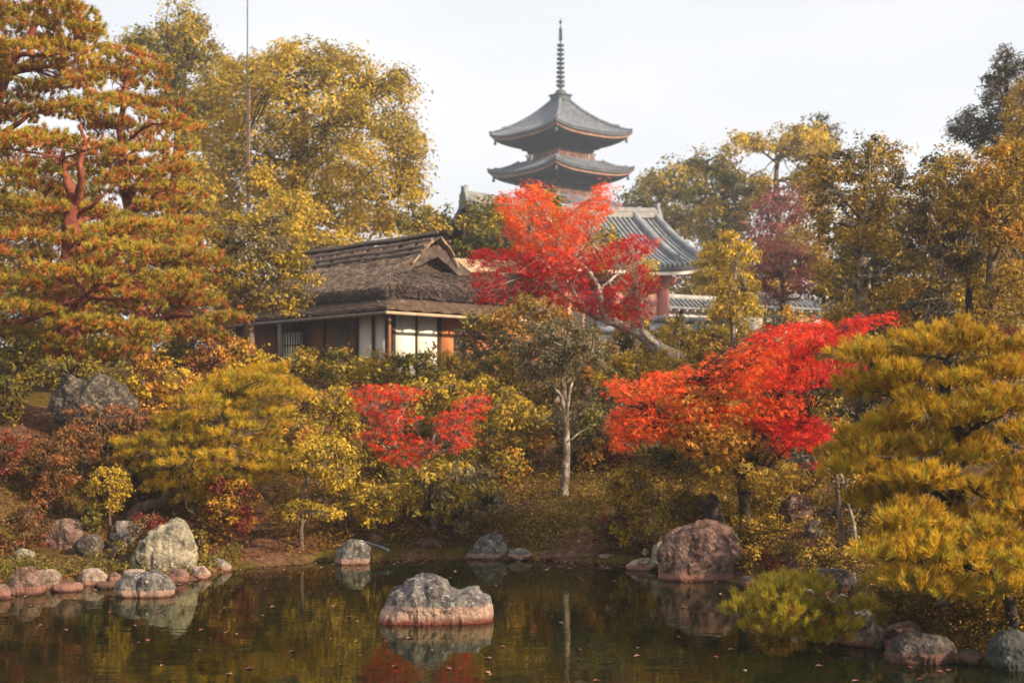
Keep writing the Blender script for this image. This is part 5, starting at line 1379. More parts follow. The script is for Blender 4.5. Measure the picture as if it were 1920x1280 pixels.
maple('large_maple', 'large scarlet and orange maple leaning left between the tea house and the gate', 31, 1.5,
      [([(935, 400), (940, 368), (975, 355), (1000, 343), (1022, 360), (1035, 385), (1010, 420), (960, 425)], ORANGE),
       ([(1035, 400), (1060, 388), (1100, 375), (1118, 350), (1142, 342), (1148, 372), (1140, 400), (1095, 445), (1060, 440)], ORANGE),
       ([(945, 430), (1000, 405), (1050, 420), (1095, 440), (1085, 480), (1040, 490), (970, 470)], ORANGE),
       ([(880, 475), (930, 465), (975, 470), (1010, 490), (1020, 530), (980, 550), (935, 565), (905, 575), (890, 530)], CRIMSON),
       ([(960, 480), (1030, 480), (1075, 500), (1110, 540), (1140, 580), (1110, 595), (1060, 570), (1000, 550)], CRIMSON, .8),
       ([(970, 470), (1060, 460), (1085, 510), (1020, 520)], SCARLET, 1.0),
       ([(1085, 480), (1130, 462), (1180, 440), (1222, 445), (1238, 462), (1200, 485), (1150, 505), (1105, 515)], CRIMSON),
       ([(1120, 545), (1160, 525), (1205, 495), (1215, 512), (1170, 545), (1140, 560)], CRIMSON),
       ([(1130, 570), (1180, 555), (1222, 515), (1235, 535), (1208, 560), (1218, 590), (1190, 600), (1200, 622), (1165, 615), (1140, 600)], CRIMSON, 1.1)],
      [(1330, 720, -.6, .17), (1290, 695, -.4, .16), (1240, 655, -.2, .15), (1190, 620, 0, .12), (1130, 596, 0, .10), (1088, 577, .1, .085)],
      [([(1088, 577, .1), (1060, 555, .3), (1025, 530, .2), (995, 526, -.2), (950, 520, -.5)], .06, .015), ([(1130, 596, 0), (1123, 545, -.2), (1105, 512, -.1), (1075, 490, 0), (1052, 470, .2)], .07, .045),
       ([(1052, 470, .2), (1040, 450, 0), (1010, 434, -.2), (985, 430, -.4)], .045, .015), ([(1052, 470, .2), (1050, 440, .3), (1065, 405, .3), (1090, 385, .1), (1130, 355, 0)], .04, .01),
       ([(1050, 445, .3), (1030, 410, .3), (1005, 375, .2)], .03, .01), ([(1123, 545, -.2), (1150, 520, 0), (1185, 480, .2), (1225, 458, .3), (1250, 440, .3)], .035, .008),
       ([(1190, 620, 0), (1195, 590, -.2), (1205, 560, -.3), (1225, 530, -.3)], .04, .01), ([(1240, 655, -.2), (1205, 620, -.5), (1195, 575, -.5), (1190, 520, -.3)], .08, .035), ([(1075, 490, 0), (1100, 460, -.3), (1110, 445, -.5)], .03, .008),
       ([(1088, 577, .1), (1075, 545, -.3), (1045, 505, -.6), (1020, 480, -.7)], .04, .012)],
      .080, .30, .62, BARKWHITE)
maple('orange_maple', 'wide orange-red maple in layers above the right shore', 20.5, 1.3,
      [([(1140, 715), (1200, 705), (1260, 690), (1310, 690), (1330, 720), (1270, 750), (1190, 760), (1150, 745)], ORANGE),
       ([(1300, 700), (1360, 660), (1420, 640), (1470, 660), (1470, 720), (1400, 750), (1330, 740)], ORANGE),
       ([(1400, 640), (1440, 610), (1500, 600), (1560, 605), (1580, 630), (1540, 660), (1480, 670)], SCARLET),
       ([(1545, 620), (1600, 595), (1660, 583), (1675, 600), (1620, 625), (1580, 640)], SCARLET, .8),
       ([(1430, 680), (1500, 660), (1550, 680), (1570, 710), (1500, 740), (1440, 730)], SCARLET),
       ([(1540, 700), (1590, 670), (1615, 690), (1590, 715), (1550, 720)], CRIMSON),
       ([(1150, 770), (1220, 750), (1300, 745), (1380, 760), (1360, 800), (1280, 830), (1200, 830), (1160, 850), (1140, 810)], ORANGE, 1.0),
       ([(1370, 760), (1430, 740), (1500, 740), (1520, 770), (1460, 800), (1390, 800)], ORANGE),
       ([(1400, 790), (1470, 770), (1530, 780), (1562, 800), (1550, 830), (1490, 840), (1420, 815)], CRIMSON),
       ([(1250, 800), (1340, 790), (1420, 810), (1440, 850), (1360, 870), (1280, 850)], AMBER, 1.5),
       ([(1330, 870), (1400, 850), (1480, 860), (1500, 900), (1440, 930), (1340, 920), (1300, 890)], BRONZE, 1.3),
       ([(1230, 740), (1300, 720), (1390, 730), (1400, 790), (1320, 830), (1250, 800)], AMBER, .7), ([(1330, 690), (1420, 650), (1460, 690), (1400, 740), (1340, 740)], ORANGE, .6), ([(1480, 800), (1540, 790), (1560, 820), (1500, 850), (1440, 860)], SCARLET, .7)],
      [(1400, 1000, 0, .09), (1396, 940, 0, .08), (1385, 880, 0, .075), (1365, 845, 0, .06), (1345, 825, 0, .05)],
      [([(1365, 845, 0), (1330, 815, .1), (1290, 795, 0), (1250, 780, -.3), (1180, 760, -.5)], .05, .012), ([(1385, 870, 0), (1410, 850, .1), (1430, 820, .3), (1450, 770, .3), (1480, 710, .2), (1530, 650, .2), (1600, 610, .2)], .055, .012),
       ([(1345, 825, 0), (1340, 790, .2), (1350, 740, .3), (1380, 690, .3), (1440, 640, .3)], .045, .01), ([(1320, 800, .1), (1290, 760, -.2), (1280, 730, -.4), (1300, 700, -.5)], .03, .008),
       ([(1430, 820, .3), (1480, 800, -.2), (1530, 800, -.5)], .03, .008), ([(1396, 930, 0), (1400, 890, -.5), (1420, 870, -.8), (1460, 880, -.9)], .03, .01), ([(1365, 845, 0), (1320, 850, -.4), (1280, 840, -.6)], .03, .008), ([(1450, 770, .3), (1520, 730, .4), (1590, 690, .4)], .03, .008)],
      .064, .23, .66, BARKDARK)
maple('maple_sapling', 'small bright red maple with pale twigs over the middle of the shore', 23, .7,
      [([(650, 735), (690, 720), (740, 720), (800, 730), (790, 745), (730, 760), (680, 760)], SCARLET), ([(655, 750), (710, 760), (770, 770), (785, 790), (740, 810), (690, 790)], SCARLET),
       ([(660, 815), (700, 800), (760, 810), (820, 830), (815, 850), (770, 875), (730, 870), (700, 840)], SCARLET, .9), ([(810, 790), (840, 760), (890, 735), (918, 740), (915, 770), (880, 800), (890, 830), (860, 850), (830, 820)], SCARLET)],
      [(835, 1025, 0, .06), (815, 985, 0, .055), (802, 930, 0, .045), (795, 890, 0, .04)],
      [([(795, 890, 0), (770, 870, 0), (745, 845, -.1), (735, 810, 0), (720, 780, .1), (690, 750, .1), (660, 730, 0)], .035, .007), ([(795, 890, 0), (800, 860, .1), (810, 830, .1), (830, 790, 0), (870, 765, 0), (910, 750, 0)], .03, .007),
       ([(745, 845, -.1), (715, 835, -.2), (690, 820, -.3), (665, 825, -.3)], .02, .006), ([(735, 810, 0), (750, 780, .2), (770, 745, .2), (790, 735, .2)], .02, .005), ([(810, 830, .1), (840, 820, -.2), (880, 815, -.2)], .018, .005), ([(770, 870, 0), (790, 855, -.2), (815, 840, -.3)], .015, .005)],
      .066, .19, .36, BARKPALE)
# ------------------------------------------------------------------ pines
pine('red_pine', 'big red-trunked pine with layered needle pads at the left', [(-60, 250), (40, 235), (110, 225), (210, 250), (225, 290), (200, 380), (290, 400), (330, 450), (360, 520), (330, 560), (260, 600), (300, 640), (315, 665), (240, 690), (100, 700), (60, 660), (-60, 640)], 27, 1.7, .68,
     [(128, 740, .24), (128, 560, .20), (130, 480, .19), (138, 390, .16), (132, 350, .10), (115, 315, .07), (120, 270, .03)], .115, 32, 60, PINEGREEN, PINEORANGE, .26,
     limbs_px=[([(138, 390, 0), (152, 350, -.3), (150, 310, -.5), (160, 270, -.4), (150, 235, .1)], .10, .03), ([(145, 400, 0), (175, 385, -.3), (200, 360, -.4)], .06, .02), ([(130, 505, -.2), (160, 500, -.4), (190, 510, -.6), (215, 480, -.7), (250, 470, -.6)], .09, .025), ([(-20, 620, -.6), (30, 605, -.8), (80, 590, -.9), (130, 570, -.9)], .10, .03), ([(-10, 560, -.8), (15, 530, -.9), (30, 500, -.9)], .07, .03)], width=.010, twigr=.007, nlimb=12, padz=.27, gapz=.68, spread=.85, holes=((142, 345, 62), (150, 505, 34)))
pine('red_pine', 'dark pine at the upper left corner with sky between its pads', [(-80, -40), (60, -60), (130, -20), (160, 30), (172, 80), (185, 130), (180, 180), (195, 230), (110, 230), (-80, 250)], 29, 1.6, .62, [(-25, 740, .26), (-25, 400, .2), (-15, 240, .17), (10, 110, .12), (60, 60, .08), (80, -20, .03)], .115, 32, 54, PINEGREEN, PINEORANGE, .26,
     limbs_px=[([(-10, 220, 0), (30, 110, -.3), (70, 105, -.4), (120, 95, -.4), (150, 80, -.3)], .08, .02), ([(-10, 240, 0), (10, 205, -.4), (40, 195, -.5)], .06, .03)], width=.010, twigr=.007, padz=.27, gapz=.68, spread=.85)
pine('red_pine', 'tall orange-tinged pine right of the big red-trunked pine', [(165, 250), (185, 140), (205, 100), (250, 85), (290, 115), (310, 160), (330, 230), (345, 300), (375, 380), (395, 450), (410, 520), (440, 580), (455, 630), (430, 660), (330, 650), (300, 560), (250, 400), (180, 330)], 31, 1.7, .66, [(268, 740, .2), (262, 560, .17), (245, 400, .15), (232, 310, .12), (228, 200, .06), (240, 110, .02)], .115, 32, 60, PINEGREEN, PINEORANGE, .34,
     limbs_px=[([(240, 350, 0), (225, 315, -.3), (240, 295, -.4), (250, 280, -.4)], .08, .03), ([(262, 560, 0), (240, 565, -.8), (215, 580, -.9)], .06, .03)], width=.010, twigr=.007, padz=.27, gapz=.68, spread=.85)
pine('garden_pine', 'feathery low pine with lichened boughs on the left bank', [(215, 830), (300, 800), (330, 760), (370, 720), (440, 700), (520, 690), (560, 740), (530, 800), (500, 850), (520, 890), (440, 930), (350, 950), (290, 930), (250, 880)], 22.2, .9, .28, [(252, 965, .09), (300, 940, .085), (340, 905, .07), (360, 860, .055), (400, 800, .04), (450, 730, .015)], .095, 28, 24, PINEGOLD, PINELIME, .35, bark=BARK,
     limbs_px=[([(325, 905, 0), (330, 860, -.2), (332, 820, -.3), (340, 790, -.3)], .04, .015), ([(330, 900, -.2), (280, 850, -.6), (255, 855, -.7)], .025, .01), ([(345, 900, -.2), (350, 950, -.6), (368, 966, -.7)], .025, .008), ([(340, 900, -.1), (400, 900, -.6), (440, 890, -.7)], .025, .01)], width=.005, twigr=.007, nlimb=8, spread=.9)
pine('golden_pine', 'golden pine with dense brush-like needles in the right foreground', [(1555, 855), (1600, 810), (1640, 790), (1600, 745), (1585, 700), (1600, 655), (1650, 645), (1710, 618), (1780, 612), (1850, 635), (1960, 635), (1990, 700), (1990, 1080), (1900, 1110), (1780, 1120), (1680, 1080), (1640, 1010), (1625, 940), (1580, 900)], 14.2, .9, .33, [(1812, 1150, .11), (1800, 1010, .10), (1792, 900, .09), (1785, 830, .08), (1772, 740, .06), (1780, 650, .02)], .095, 34, 62, PINEGOLD, PINELIME, .16, bark=BARKDARK,
     limbs_px=[([(1798, 900, -.1), (1826, 914, -.5), (1860, 935, -.7), (1930, 960, -.8)], .055, .02), ([(1785, 830, 0), (1830, 800, -.5), (1880, 780, -.6)], .045, .015), ([(1785, 840, 0), (1740, 860, -.5), (1690, 860, -.7), (1640, 855, -.8)], .045, .012)], width=.0048, twigr=.0035, nlimb=12, spread=.66, tilt=.14, padz=.48, gapz=.86, layers=3)
pine('golden_pine', 'low spreading bough of golden-green pine at the lower right corner', [(1600, 1010), (1660, 965), (1760, 960), (1880, 980), (1990, 1000), (1990, 1160), (1900, 1165), (1800, 1140), (1700, 1135), (1630, 1100)], 13.0, .6, .32, [(1905, 1190, .06), (1890, 1120, .05), (1850, 1070, .04), (1780, 1030, .015)], .095, 34, 62, PINEGOLD, PINELIME, .35, bark=BARKDARK, width=.0048, twigr=.0035, nlimb=7, spread=.66, tilt=.14, padz=.48, gapz=.86, layers=2)
pine('dwarf_pine', 'dwarf lime-green pine reaching over the water at the right shore', [(1385, 1165), (1390, 1125), (1430, 1095), (1500, 1080), (1530, 1105), (1560, 1140), (1620, 1130), (1640, 1160), (1610, 1195), (1570, 1200), (1560, 1225), (1500, 1215), (1440, 1205), (1395, 1190)], 13.6, .5, .22, [(1640, 1170, .05), (1600, 1150, .045), (1560, 1140, .035), (1500, 1140, .025), (1440, 1140, .01)], .085, 32, 40, PINELIME, PINEORANGE, .04, bark=BARKPALE,
     limbs_px=[([(1560, 1140, -.2), (1540, 1120, -.4), (1515, 1105, -.5), (1500, 1120, -.5)], .02, .008), ([(1600, 1150, -.2), (1585, 1115, -.5), (1560, 1125, -.55), (1550, 1110, -.6)], .018, .006)], width=.0036, twigr=.005, nlimb=7, spread=.6, padz=.45, gapz=.7)

# ------------------------------------------------------------------ shrubs of the bank, back to front
def blob(cx, cy, rx, ry, n=12, seed=0, lump=.12, base=None):
    """lumpy outline round a picture point"""
    g = np.random.default_rng(seed)
    t = np.linspace(0, 2 * pi, n, endpoint=False)
    r = 1 + g.normal(0, lump, n)
    return [(cx + rx * r[i] * cos(t[i]), cy + ry * r[i] * sin(t[i])) for i in range(n)]

def shrub(label, cx, cy, rx, ry, d, mat, rc=None, leaf=None, mat2=None, frac2=0.0, cov=.8, group=None, name='shrub', stem=True, aspect=.5, seed=None, flat=.8, thick=None, bark=None, lump=.12, nlimb=4):
    s = seed if seed is not None else int(cx * 7 + cy)
    r_m = min(rx, ry) * d / FPX
    th = thick or max(rx * d / FPX * .75, .25)
    gy = HOR - (float(ground_z(W(cx, cy, d)[0], d, False)) - EYE) * FPX / d
    tr = [(cx, max(gy, cy + 5), .0011 * d), (cx + 3, (max(gy, cy + 5) + cy) / 2, .0009 * d), (cx, cy - ry * .3, .0005 * d)] if stem else None
    st_ = min(2.4, max(1.0, (gy + 4 - cy) / ry))
    out_ = [(a, b if b < cy else cy + (b - cy) * st_) for a, b in blob(cx, cy, rx, ry, 14, s, lump)]
    return tree(name, label, 'shrub', out_, d, th, rc or max(.12, min(.36, r_m * .42)), mat, tr, leaf=leaf, aspect=aspect, cov=cov * 1.03, group=group, nlimb=nlimb if stem else 0, mat2=mat2, frac2=frac2, flat=flat, bark=bark or BARK, twigs=.18, partname='foliage', layers=2)

# hedge row below the tea house
HLAB = ['olive hedge shrub below the left end of the tea house', 'golden hedge shrub below the latticed panel of the tea house', 'olive hedge shrub below the clay walls of the tea house', 'golden hedge shrub below the corner of the tea house', 'olive hedge shrub below the bright white panels of the tea house', 'golden hedge shrub below the ochre wall of the tea house', 'olive hedge shrub at the right end of the row below the tea house']
HG = 'yellow-green shrubs in the row below the tea house'
for k, (cx, cy, rx, ry) in enumerate(((500, 700, 48, 44), (570, 705, 52, 48), (640, 702, 50, 46), (712, 706, 52, 46), (782, 700, 52, 46), (855, 702, 52, 44), (925, 700, 50, 46))):
    shrub(HLAB[k], cx, cy, rx, ry + 4, 31.5 + .5 * (k % 2), GOLD if k % 2 else OLIVE, .34, group=HG, mat2=OLIVE if k % 2 else GREEN, frac2=.4, cov=.85)
shrub('green clipped bush at the right corner of the tea house', 890, 620, 40, 34, 34.5, OLIVE, .26, mat2=GREYGREEN, frac2=.5)
shrub('small pine-like olive bush below the left arm of the large maple', 955, 655, 45, 38, 33.5, GREYGREEN, .28, mat2=OLIVE, frac2=.5)
shrub('reddish-olive hedge under the trunk of the large maple', 1090, 650, 75, 36, 33.5, AMBER, .3, mat2=GREYGREEN, frac2=.5)
shrub('long golden hedge below the gate, left piece', 1180, 642, 62, 44, 36, BRONZE, .32, mat2=GOLD, frac2=.4)
shrub('long golden hedge below the gate, middle piece', 1275, 640, 72, 46, 36, GOLD, .34, mat2=OLIVE, frac2=.5)
shrub('long golden hedge below the gate, right piece', 1380, 640, 78, 44, 36, OLIVE, .34, mat2=AMBER, frac2=.4)
shrub('dull reddish shrub left of the tree with the thick pale trunk', 1480, 625, 70, 42, 33, AMBER, .34, mat2=GREYGREEN, frac2=.4)
shrub('golden-brown understory shrub beneath the thick pale trunk', 1590, 610, 75, 56, 30, BRONZE, .34, mat2=GOLD, frac2=.3)
shrub('golden-brown understory shrub beneath the leaning pale trunk', 1700, 600, 70, 70, 29.5, BRONZE, .34, mat2=AMBER, frac2=.35)
shrub('golden-brown understory shrub beneath the two dark trunks', 1830, 590, 90, 70, 29.5, BRONZE, .34, mat2=GOLD, frac2=.3)
shrub('dark red low shrub at the right edge above the golden pine', 1900, 640, 50, 30, 20.5, MAROON, .2, mat2=CRIMSON, frac2=.4)
shrub('brown-green shrub filling the slope above the golden pine', 1770, 650, 90, 44, 24.5, BRONZE, .28, mat2=DARKLEAF, frac2=.4)
shrub('brown-green shrub between the orange maple and the golden pine', 1610, 690, 70, 60, 25, BRONZE, .28, mat2=DARKLEAF, frac2=.5)
shrub('golden drooping shrub at the foot of the large maple trunk', 1195, 695, 70, 46, 29, GOLD, .28, mat2=OLIVE, frac2=.4, aspect=.32)
shrub('dark green shrub right of the large maple foot', 1320, 700, 70, 55, 29, BRONZE, .3, mat2=GREEN, frac2=.35)
shrub('dark shadowy shrub left of the orange maple', 1150, 770, 46, 70, 27, GREYGREEN, .26, mat2=GREEN, frac2=.4)
shrub('grey-green round shrub behind the forked pale trunk', 1090, 790, 60, 44, 26.3, GREYGREEN, .26, mat2=GREEN, frac2=.3)
shrub('olive shrub behind the orange maple', 1290, 790, 110, 80, 25.5, BRONZE, .3, mat2=DARKLEAF, frac2=.4)
shrub('olive shrub below the right part of the orange maple', 1480, 790, 110, 90, 24.5, BRONZE, .3, mat2=DARKLEAF, frac2=.4)
shrub('olive hedge piece behind the forked pale trunk', 1030, 715, 60, 40, 31, OLIVE, .3, mat2=BRONZE, frac2=.4)
shrub('bronze shrub below the bare crimson-twigged tree', 1530, 665, 60, 44, 27.5, BRONZE, .3, mat2=OLIVE, frac2=.4)
shrub('bronze fern-like shrub above the stump-shaped rock', 1500, 900, 70, 40, 22.3, BRONZE, .2, mat2=OLIVE, frac2=.4, leaf=.055)
shrub('olive shrub left of the stump-shaped rock', 1425, 935, 50, 34, 21.6, OLIVE, .2, mat2=BRONZE, frac2=.4, leaf=.055)
shrub('golden shrub between the orange maple and the golden pine', 1600, 850, 50, 50, 20.5, BRONZE, .2, mat2=AMBER, frac2=.3, leaf=.055)
# second tier of the slope
for k, (cx, cy, rx, ry, d, m1, m2, lab) in enumerate((
        (455, 690, 60, 50, 29, GOLD, AMBER, 'golden shrub left of the hedge row'),
        (390, 680, 55, 44, 28.5, AMBER, RUSSET, 'pinkish-gold shrub under the tall orange-tinged pine'),
        (290, 720, 80, 60, 26.5, AMBER, GOLD, 'big amber shrub right of the huge mottled boulder'),
        (360, 790, 70, 55, 25, AMBER, BRONZE, 'amber shrub below the pinkish-gold shrub'),
        (560, 760, 80, 44, 28, AMBER, GOLD, 'wide amber shrub below the hedge row'),
        (640, 775, 60, 54, 27, OLIVE, GOLD, 'olive shrub left of the red maple sapling'),
        (545, 820, 60, 50, 25.2, OLIVE, AMBER, 'olive shrub behind the yellow-leaved sapling'),
        (735, 760, 60, 46, 28.5, OLIVE, GREEN, 'olive shrub behind the red maple sapling'),
        (820, 745, 66, 40, 29, GOLD, OLIVE, 'gold-green shrub above the red maple sapling'),
        (915, 760, 70, 52, 28, OLIVE, GOLD, 'gold-flecked shrub right of the red maple sapling'),
        (985, 800, 60, 56, 26.8, OLIVE, AMBER, 'loose amber-green shrub left of the forked pale trunk'),
        (850, 820, 60, 50, 25.8, OLIVE, GREEN, 'dark olive shrub behind the fork of the red maple sapling'),
        (950, 870, 44, 36, 25.6, AMBER, OLIVE, 'thin amber shrub by the path left of the pale trunk'),
        (720, 850, 60, 50, 25, OLIVE, GREEN, 'olive shrub under the left arm of the red maple sapling'),
        (1130, 850, 60, 30, 26, AMBER, MAROON, 'low reddish-gold shrub right of the pale trunk'),
        (30, 660, 60, 50, 26, GREEN, OLIVE, 'dark green shrub at the left edge under the pine'),
        (130, 690, 80, 24, 24.3, OLIVE, GREEN, 'flat olive shrub just above the huge mottled boulder'),
        (15, 740, 40, 36, 24, GREEN, MOSS, 'green shrub at the left edge beside the huge mottled boulder'),
        (200, 780, 90, 24, 23.6, RUSSET, BROWN, 'low russet ground shrub at the foot of the huge mottled boulder'))):
    shrub(lab, cx, cy, rx, ry, d, m1, None, mat2=m2, frac2=.4, cov=.8)
# near shrubs on the bank
shrub('round clipped brown bush on the left bank', 95, 872, 48, 52, 21.3, BROWN, .17, mat2=RUSSET, frac2=.3, lump=.04, leaf=.045, cov=1.0)
tree('topiary_tree', 'small yellow dome-topped topiary on a thin stem left of the low pine', 'topiary', [(154, 915), (168, 885), (200, 870), (232, 880), (250, 910), (240, 932), (222, 960), (185, 958), (165, 935)], 21, .35, .14, GOLD, [(206, 985, .025), (204, 950, .022), (202, 910, .012)], leaf=.045, cov=.9, nlimb=6, mat2=BRONZE, frac2=.35)
shrub('small dark green bush under the yellow topiary', 172, 957, 26, 20, 20.8, GREEN, .12, leaf=.045, cov=1.0, lump=.06)
shrub('maroon bush at the left edge of the bank', 10, 850, 42, 50, 21.5, MAROON, .2, mat2=BROWN, frac2=.6, leaf=.05)
shrub('brown-red bush above the pale buff stone at the far left', 40, 985, 48, 42, 20, BROWN, .18, mat2=MAROON, frac2=.4, leaf=.05, cov=.6)
shrub('russet shrub on the slope between the round bush and the low pine', 150, 820, 60, 26, 22.6, BROWN, .2, mat2=RUSSET, frac2=.4, leaf=.05)
shrub('russet shrub behind the yellow topiary', 255, 850, 50, 30, 22.8, BROWN, .2, mat2=AMBER, frac2=.4, leaf=.05)
shrub('yellow-leaved little plant at the right of the pale triangular boulder', 372, 1020, 16, 34, 19.9, GOLD, .1, leaf=.05, mat2=MOSS, frac2=.4)
shrub('tiny dark bush wedged left of the pale triangular boulder', 233, 1020, 18, 9, 19.7, MOSS, .08, leaf=.04)
shrub('reddish bramble over the top of the pale triangular boulder', 280, 975, 40, 20, 20.3, BROWN, .12, mat2=MAROON, frac2=.5, leaf=.04)
shrub('red-gold shrub right of the low pine', 430, 925, 60, 36, 21.7, AMBER, .18, mat2=MAROON, frac2=.3, leaf=.05)
tree('yellow_sapling', 'yellow-leaved sapling with twin thin trunks at the water edge', 'tree', [[(540, 845), (580, 810), (640, 820), (672, 860), (668, 900), (630, 930), (580, 910), (545, 890)], [(500, 960), (540, 930), (600, 940), (655, 950), (640, 985), (590, 975), (540, 985)]], 21.8, .7, .22, GOLD, [(564, 1035, .035), (565, 970, .032), (570, 920, .026), (590, 860, .012)], leaf=.06, aspect=.42, cov=.72, nlimb=8, mat2=OLIVE, frac2=.4, flat=.55)
tree('yellow_sapling', 'olive sapling left of the red maple with leaves down to the water', 'tree', [(645, 930), (680, 890), (740, 900), (760, 940), (740, 980), (690, 990), (650, 970)], 22.6, .6, .22, OLIVE, [(700, 1020, .025), (702, 960, .02), (700, 910, .01)], leaf=.06, cov=.75, nlimb=5, mat2=GOLD, frac2=.4)
tree('rhododendron', 'broad-leaved green rhododendron hanging over the middle of the shore', 'shrub', [(745, 900), (800, 870), (860, 860), (920, 880), (955, 930), (935, 975), (890, 960), (870, 1005), (835, 985), (790, 960)], 22.4, .7, .22, OLIVE, [(842, 1030, .04), (845, 960, .035), (850, 900, .02)], leaf=.12, aspect=.32, cov=.65, nlimb=7, mat2=GREYGREEN, frac2=.4, bark=BARKDARK, droop=.5)
shrub('gold-green shrub above the rhododendron', 800, 905, 60, 40, 23.4, OLIVE, .22, mat2=GOLD, frac2=.4, leaf=.065)
shrub('leafy yellow-green shrub left of the orange maple stems', 1185, 920, 44, 56, 21.6, GOLD, .18, mat2=MOSS, frac2=.5, leaf=.05)
shrub('olive shrub in front of the orange maple stems', 1265, 950, 50, 48, 20.6, OLIVE, .18, mat2=MOSS, frac2=.5, leaf=.05)
shrub('yellow-green low shrub behind the big red boulder', 1330, 955, 56, 36, 20.9, MOSS, .18, mat2=OLIVE, frac2=.4, leaf=.05)
shrub('red-berried shrub at the left foot of the yellow-green shrub', 1140, 985, 36, 30, 21.7, MAROON, .15, mat2=MOSS, frac2=.5, leaf=.045)
shrub('bronze shrub between the big red boulder and the stump-shaped rock', 1420, 990, 46, 40, 20, BRONZE, .17, mat2=MOSS, frac2=.5, leaf=.05)
shrub('brown-green ground shrub right of the big red boulder', 1450, 1045, 60, 34, 18.9, BRONZE, .17, mat2=MAROON, frac2=.25, leaf=.045)
shrub('brown-green ground shrub below the dark angular stone', 1545, 1040, 60, 30, 17.6, BRONZE, .16, mat2=MOSS, frac2=.4, leaf=.045)
shrub('golden undergrowth behind the thin twin trunks', 1600, 960, 60, 70, 18.3, BRONZE, .18, mat2=DARKLEAF, frac2=.35, leaf=.05)
shrub('golden undergrowth below the low pine bough', 1690, 1120, 70, 26, 14.2, MOSS, .14, mat2=BRONZE, frac2=.5, leaf=.035)
# a thin two-stemmed tree, a leaning log, a mossy stump, twigs
tree('twin_stem_tree', 'thin two-stemmed dark tree with red leaf sprays beside the golden pine', 'tree', [[(1480, 850), (1530, 835), (1560, 860), (1545, 890), (1500, 880)], [(1560, 890), (1590, 880), (1600, 915), (1570, 920)]], 17.8, .4, .16, DARKLEAF, [(1578, 1012, .035), (1573, 940, .03), (1565, 880, .02), (1545, 850, .01)], leaf=.05, cov=.5, nlimb=4, mat2=CRIMSON, frac2=.3, bark=BARK)
b0 = W(1600, 1005, 17.7); st = thing('pale_stem', (b0[0], b0[1], float(ground_z(b0[0], b0[1], False))), 'thin pale stem leaning beside the two-stemmed tree', 'stem')
limb_mesh(st, [np.array([b0[0], b0[1], st.location[2] - .1]), W(1602, 990, 17.7), W(1588, 940, 17.75), W(1580, 900, 17.8), W(1570, 860, 17.9)], .03, .012, BARKPALE, 'stem', 8)
b0 = W(1345, 985, 20.3); st = thing('mossy_stump', (b0[0], b0[1], float(ground_z(b0[0], b0[1], False))), 'mossy leaning tree stump behind the big red boulder', 'stump')
limb_mesh(st, [np.array([b0[0], b0[1], st.location[2] - .15]), W(1338, 960, 20.3), W(1325, 935, 20.3)], .16, .13, BARKDARK, 'stump_trunk', 10, .01)
b0 = W(690, 1018, 22.0); pp = thing('water_pipe', W(710, 1026, 21.8), 'thin blue-grey pipe lying between the round boulder and the small stones', 'pipe')
m = MB(); m.tube(np.array([W(684, 1016, 22.1), W(706, 1023, 21.9), W(728, 1031, 21.6)]), .022, 8); m.build('pipe_tube', noise_mat('blue_grey_pipe', [(0.3, (.10, .13, .15)), (0.7, (.18, .22, .24))], 4), pp)

# ------------------------------------------------------------------ ground cover, litter, floating leaves
g = np.random.default_rng(5)
def bank_points(n, x0, x1, t0, t1, clump=.5):
    x = g.uniform(x0, x1, n); t = g.uniform(0, 1, n) * (t1 - t0) + t0
    y = np.interp(x, SHX, SHY) + t
    keep = (vnoise(np.stack([x * 1.3, y * 1.3, 0 * x], 1)) + g.normal(0, .35, n)) > (clump - .5) * 2 - .3
    return x[keep], y[keep]
def cover(name, label, n, xr, tr, mat, size, hgt, clump=.5, up=1.0, aspect=.5):
    x, y = bank_points(n, *xr, *tr, clump)
    z = ground_z(x, y) + g.random(len(x)) ** 2 * hgt
    P = np.stack([x, y, z], 1)
    N = unit(np.array([0, 0, up]) + g.normal(0, .45, P.shape))
    v = leaf_quads(P, N, size, aspect, g, .05)
    STATS['leaf'] += len(P) * 2
    me = mesh(name, v, np.arange(len(v)).reshape(-1, 4), attrs={'rnd': g.random(len(P))})
    return tag(link(name, me, mat), label, 'ground cover', None, 'stuff')
cover('leaf_litter', 'fallen russet leaves scattered over the left bank', 20000, (-9, -2.2), (.3, 8.5), RUSSET, .06, .05, .45)
cover('leaf_litter', 'brown fallen leaves over the middle and right bank', 20000, (-3, 8), (.3, 8), BROWN, .055, .05, .4)
cover('low_plants', 'low reddish-brown creeping plants on the left bank', 20000, (-8.5, -2.0), (.4, 6), BROWN, .055, .22, .5)
cover('low_plants', 'low mossy green plants on the middle bank', 20000, (-2.6, 3.4), (.3, 6), MOSS, .05, .16, .5)
cover('low_plants', 'low golden creeping plants on the middle bank', 16000, (-3.5, 3.4), (.3, 6), BRONZE, .055, .25, .6)
cover('low_plants', 'small crimson-leaved creeping plants along the shore', 7000, (-4.5, 4.2), (.25, 4), MAROON, .05, .2, .75)
cover('low_plants', 'low bronze plants on the right bank', 20000, (2.2, 7), (.4, 8), BRONZE, .045, .2, .45)
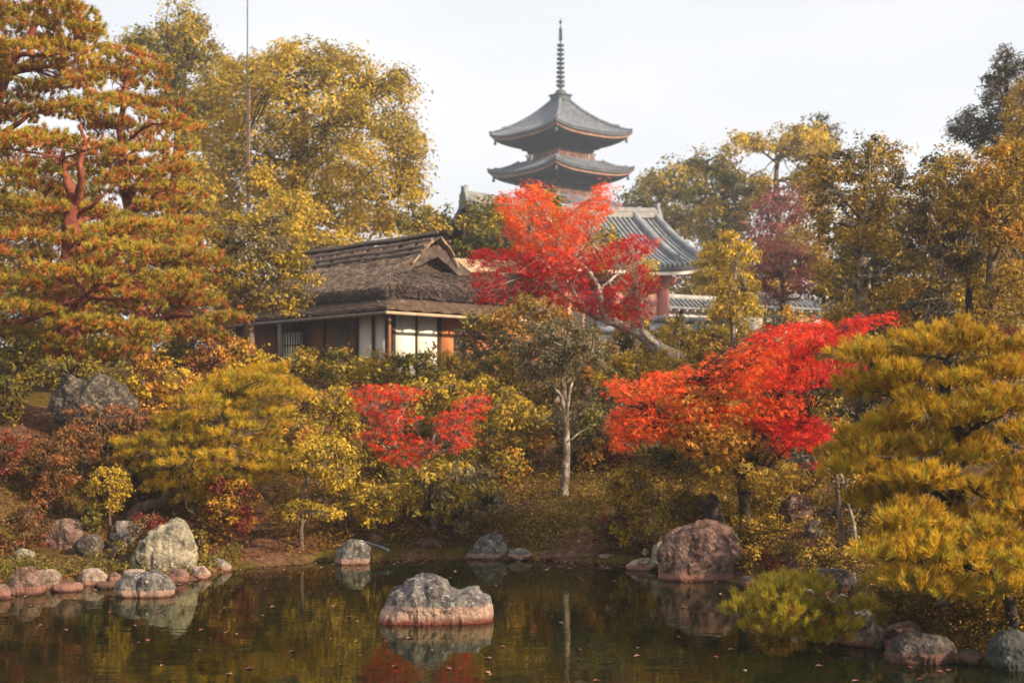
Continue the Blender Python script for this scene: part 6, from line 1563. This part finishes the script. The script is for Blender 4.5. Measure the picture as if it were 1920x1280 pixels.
cover('grass', 'bright green grass tufts among the left shore stones', 12000, (-7.2, -4.0), (.5, 2.0), GREEN, .10, .12, .5, .2, .16)
cover('moss', 'golden moss cushion on the lower right bank', 22000, (3.5, 6.2), (.15, 2.6), MOSS, .03, .05, .3)
cover('moss', 'yellow moss patches along the middle shore', 9000, (-.8, 2.2), (.2, 1.6), MOSS, .03, .04, .6)
# leaves afloat
n = 320
x = g.uniform(-7, 6, n); y = g.uniform(10.5, 21.5, n)
k = (y < np.interp(x, SHX, SHY) - .15) & (vnoise(np.stack([x * .8, y * .5, 0 * x], 1)) + g.normal(0, .5, n) > -.1)
x = x[k]; y = y[k]
x2 = g.uniform(-6.5, 3.4, 260); y2 = np.interp(x2, SHX, SHY) - .08 - np.abs(g.normal(0, .35, 260))     # drifted towards the shore
x = np.concatenate([x, x2]); y = np.concatenate([y, y2]); k = np.ones(len(x), bool)
P = np.stack([x, y, np.full(len(x), .006)], 1)
v = leaf_quads(P, unit(np.array([0, 0, 1.0]) + g.normal(0, .02, P.shape)), .075, .6, g, 0)
FLOATLEAF = leaf_mat('floating_leaf_colour', [(.12, .025, .02), (.26, .06, .05), (.36, .14, .11), (.40, .23, .18)], trans=0)
tag(link('floating_leaves', mesh('floating_leaves', v, np.arange(len(v)).reshape(-1, 4), attrs={'rnd': g.random(k.sum())}), FLOATLEAF), 'small pinkish fallen leaves floating on the pond', 'leaves', None, 'stuff')

# ------------------------------------------------------------------ haze
def haze_box():
    m, nt, N, L, out = _nt('morning_haze')
    v = N.new('ShaderNodeVolumePrincipled')
    v.inputs['Color'].default_value = (0.74, 0.85, 1.0, 1)
    v.inputs['Density'].default_value = 0.0009
    v.inputs['Anisotropy'].default_value = 0.2
    L.new(v.outputs[0], out.inputs['Volume'])
    b = MB(); b.box((-430, -210, -3.0), (430, 430, 47.0))
    o = b.build('haze', m)
    return tag(o, 'thin pale morning haze filling the garden air', None, None, 'stuff')
haze_box()
print('LEAF TRIS', STATS['leaf'], 'OBJECTS', len(bpy.data.objects))
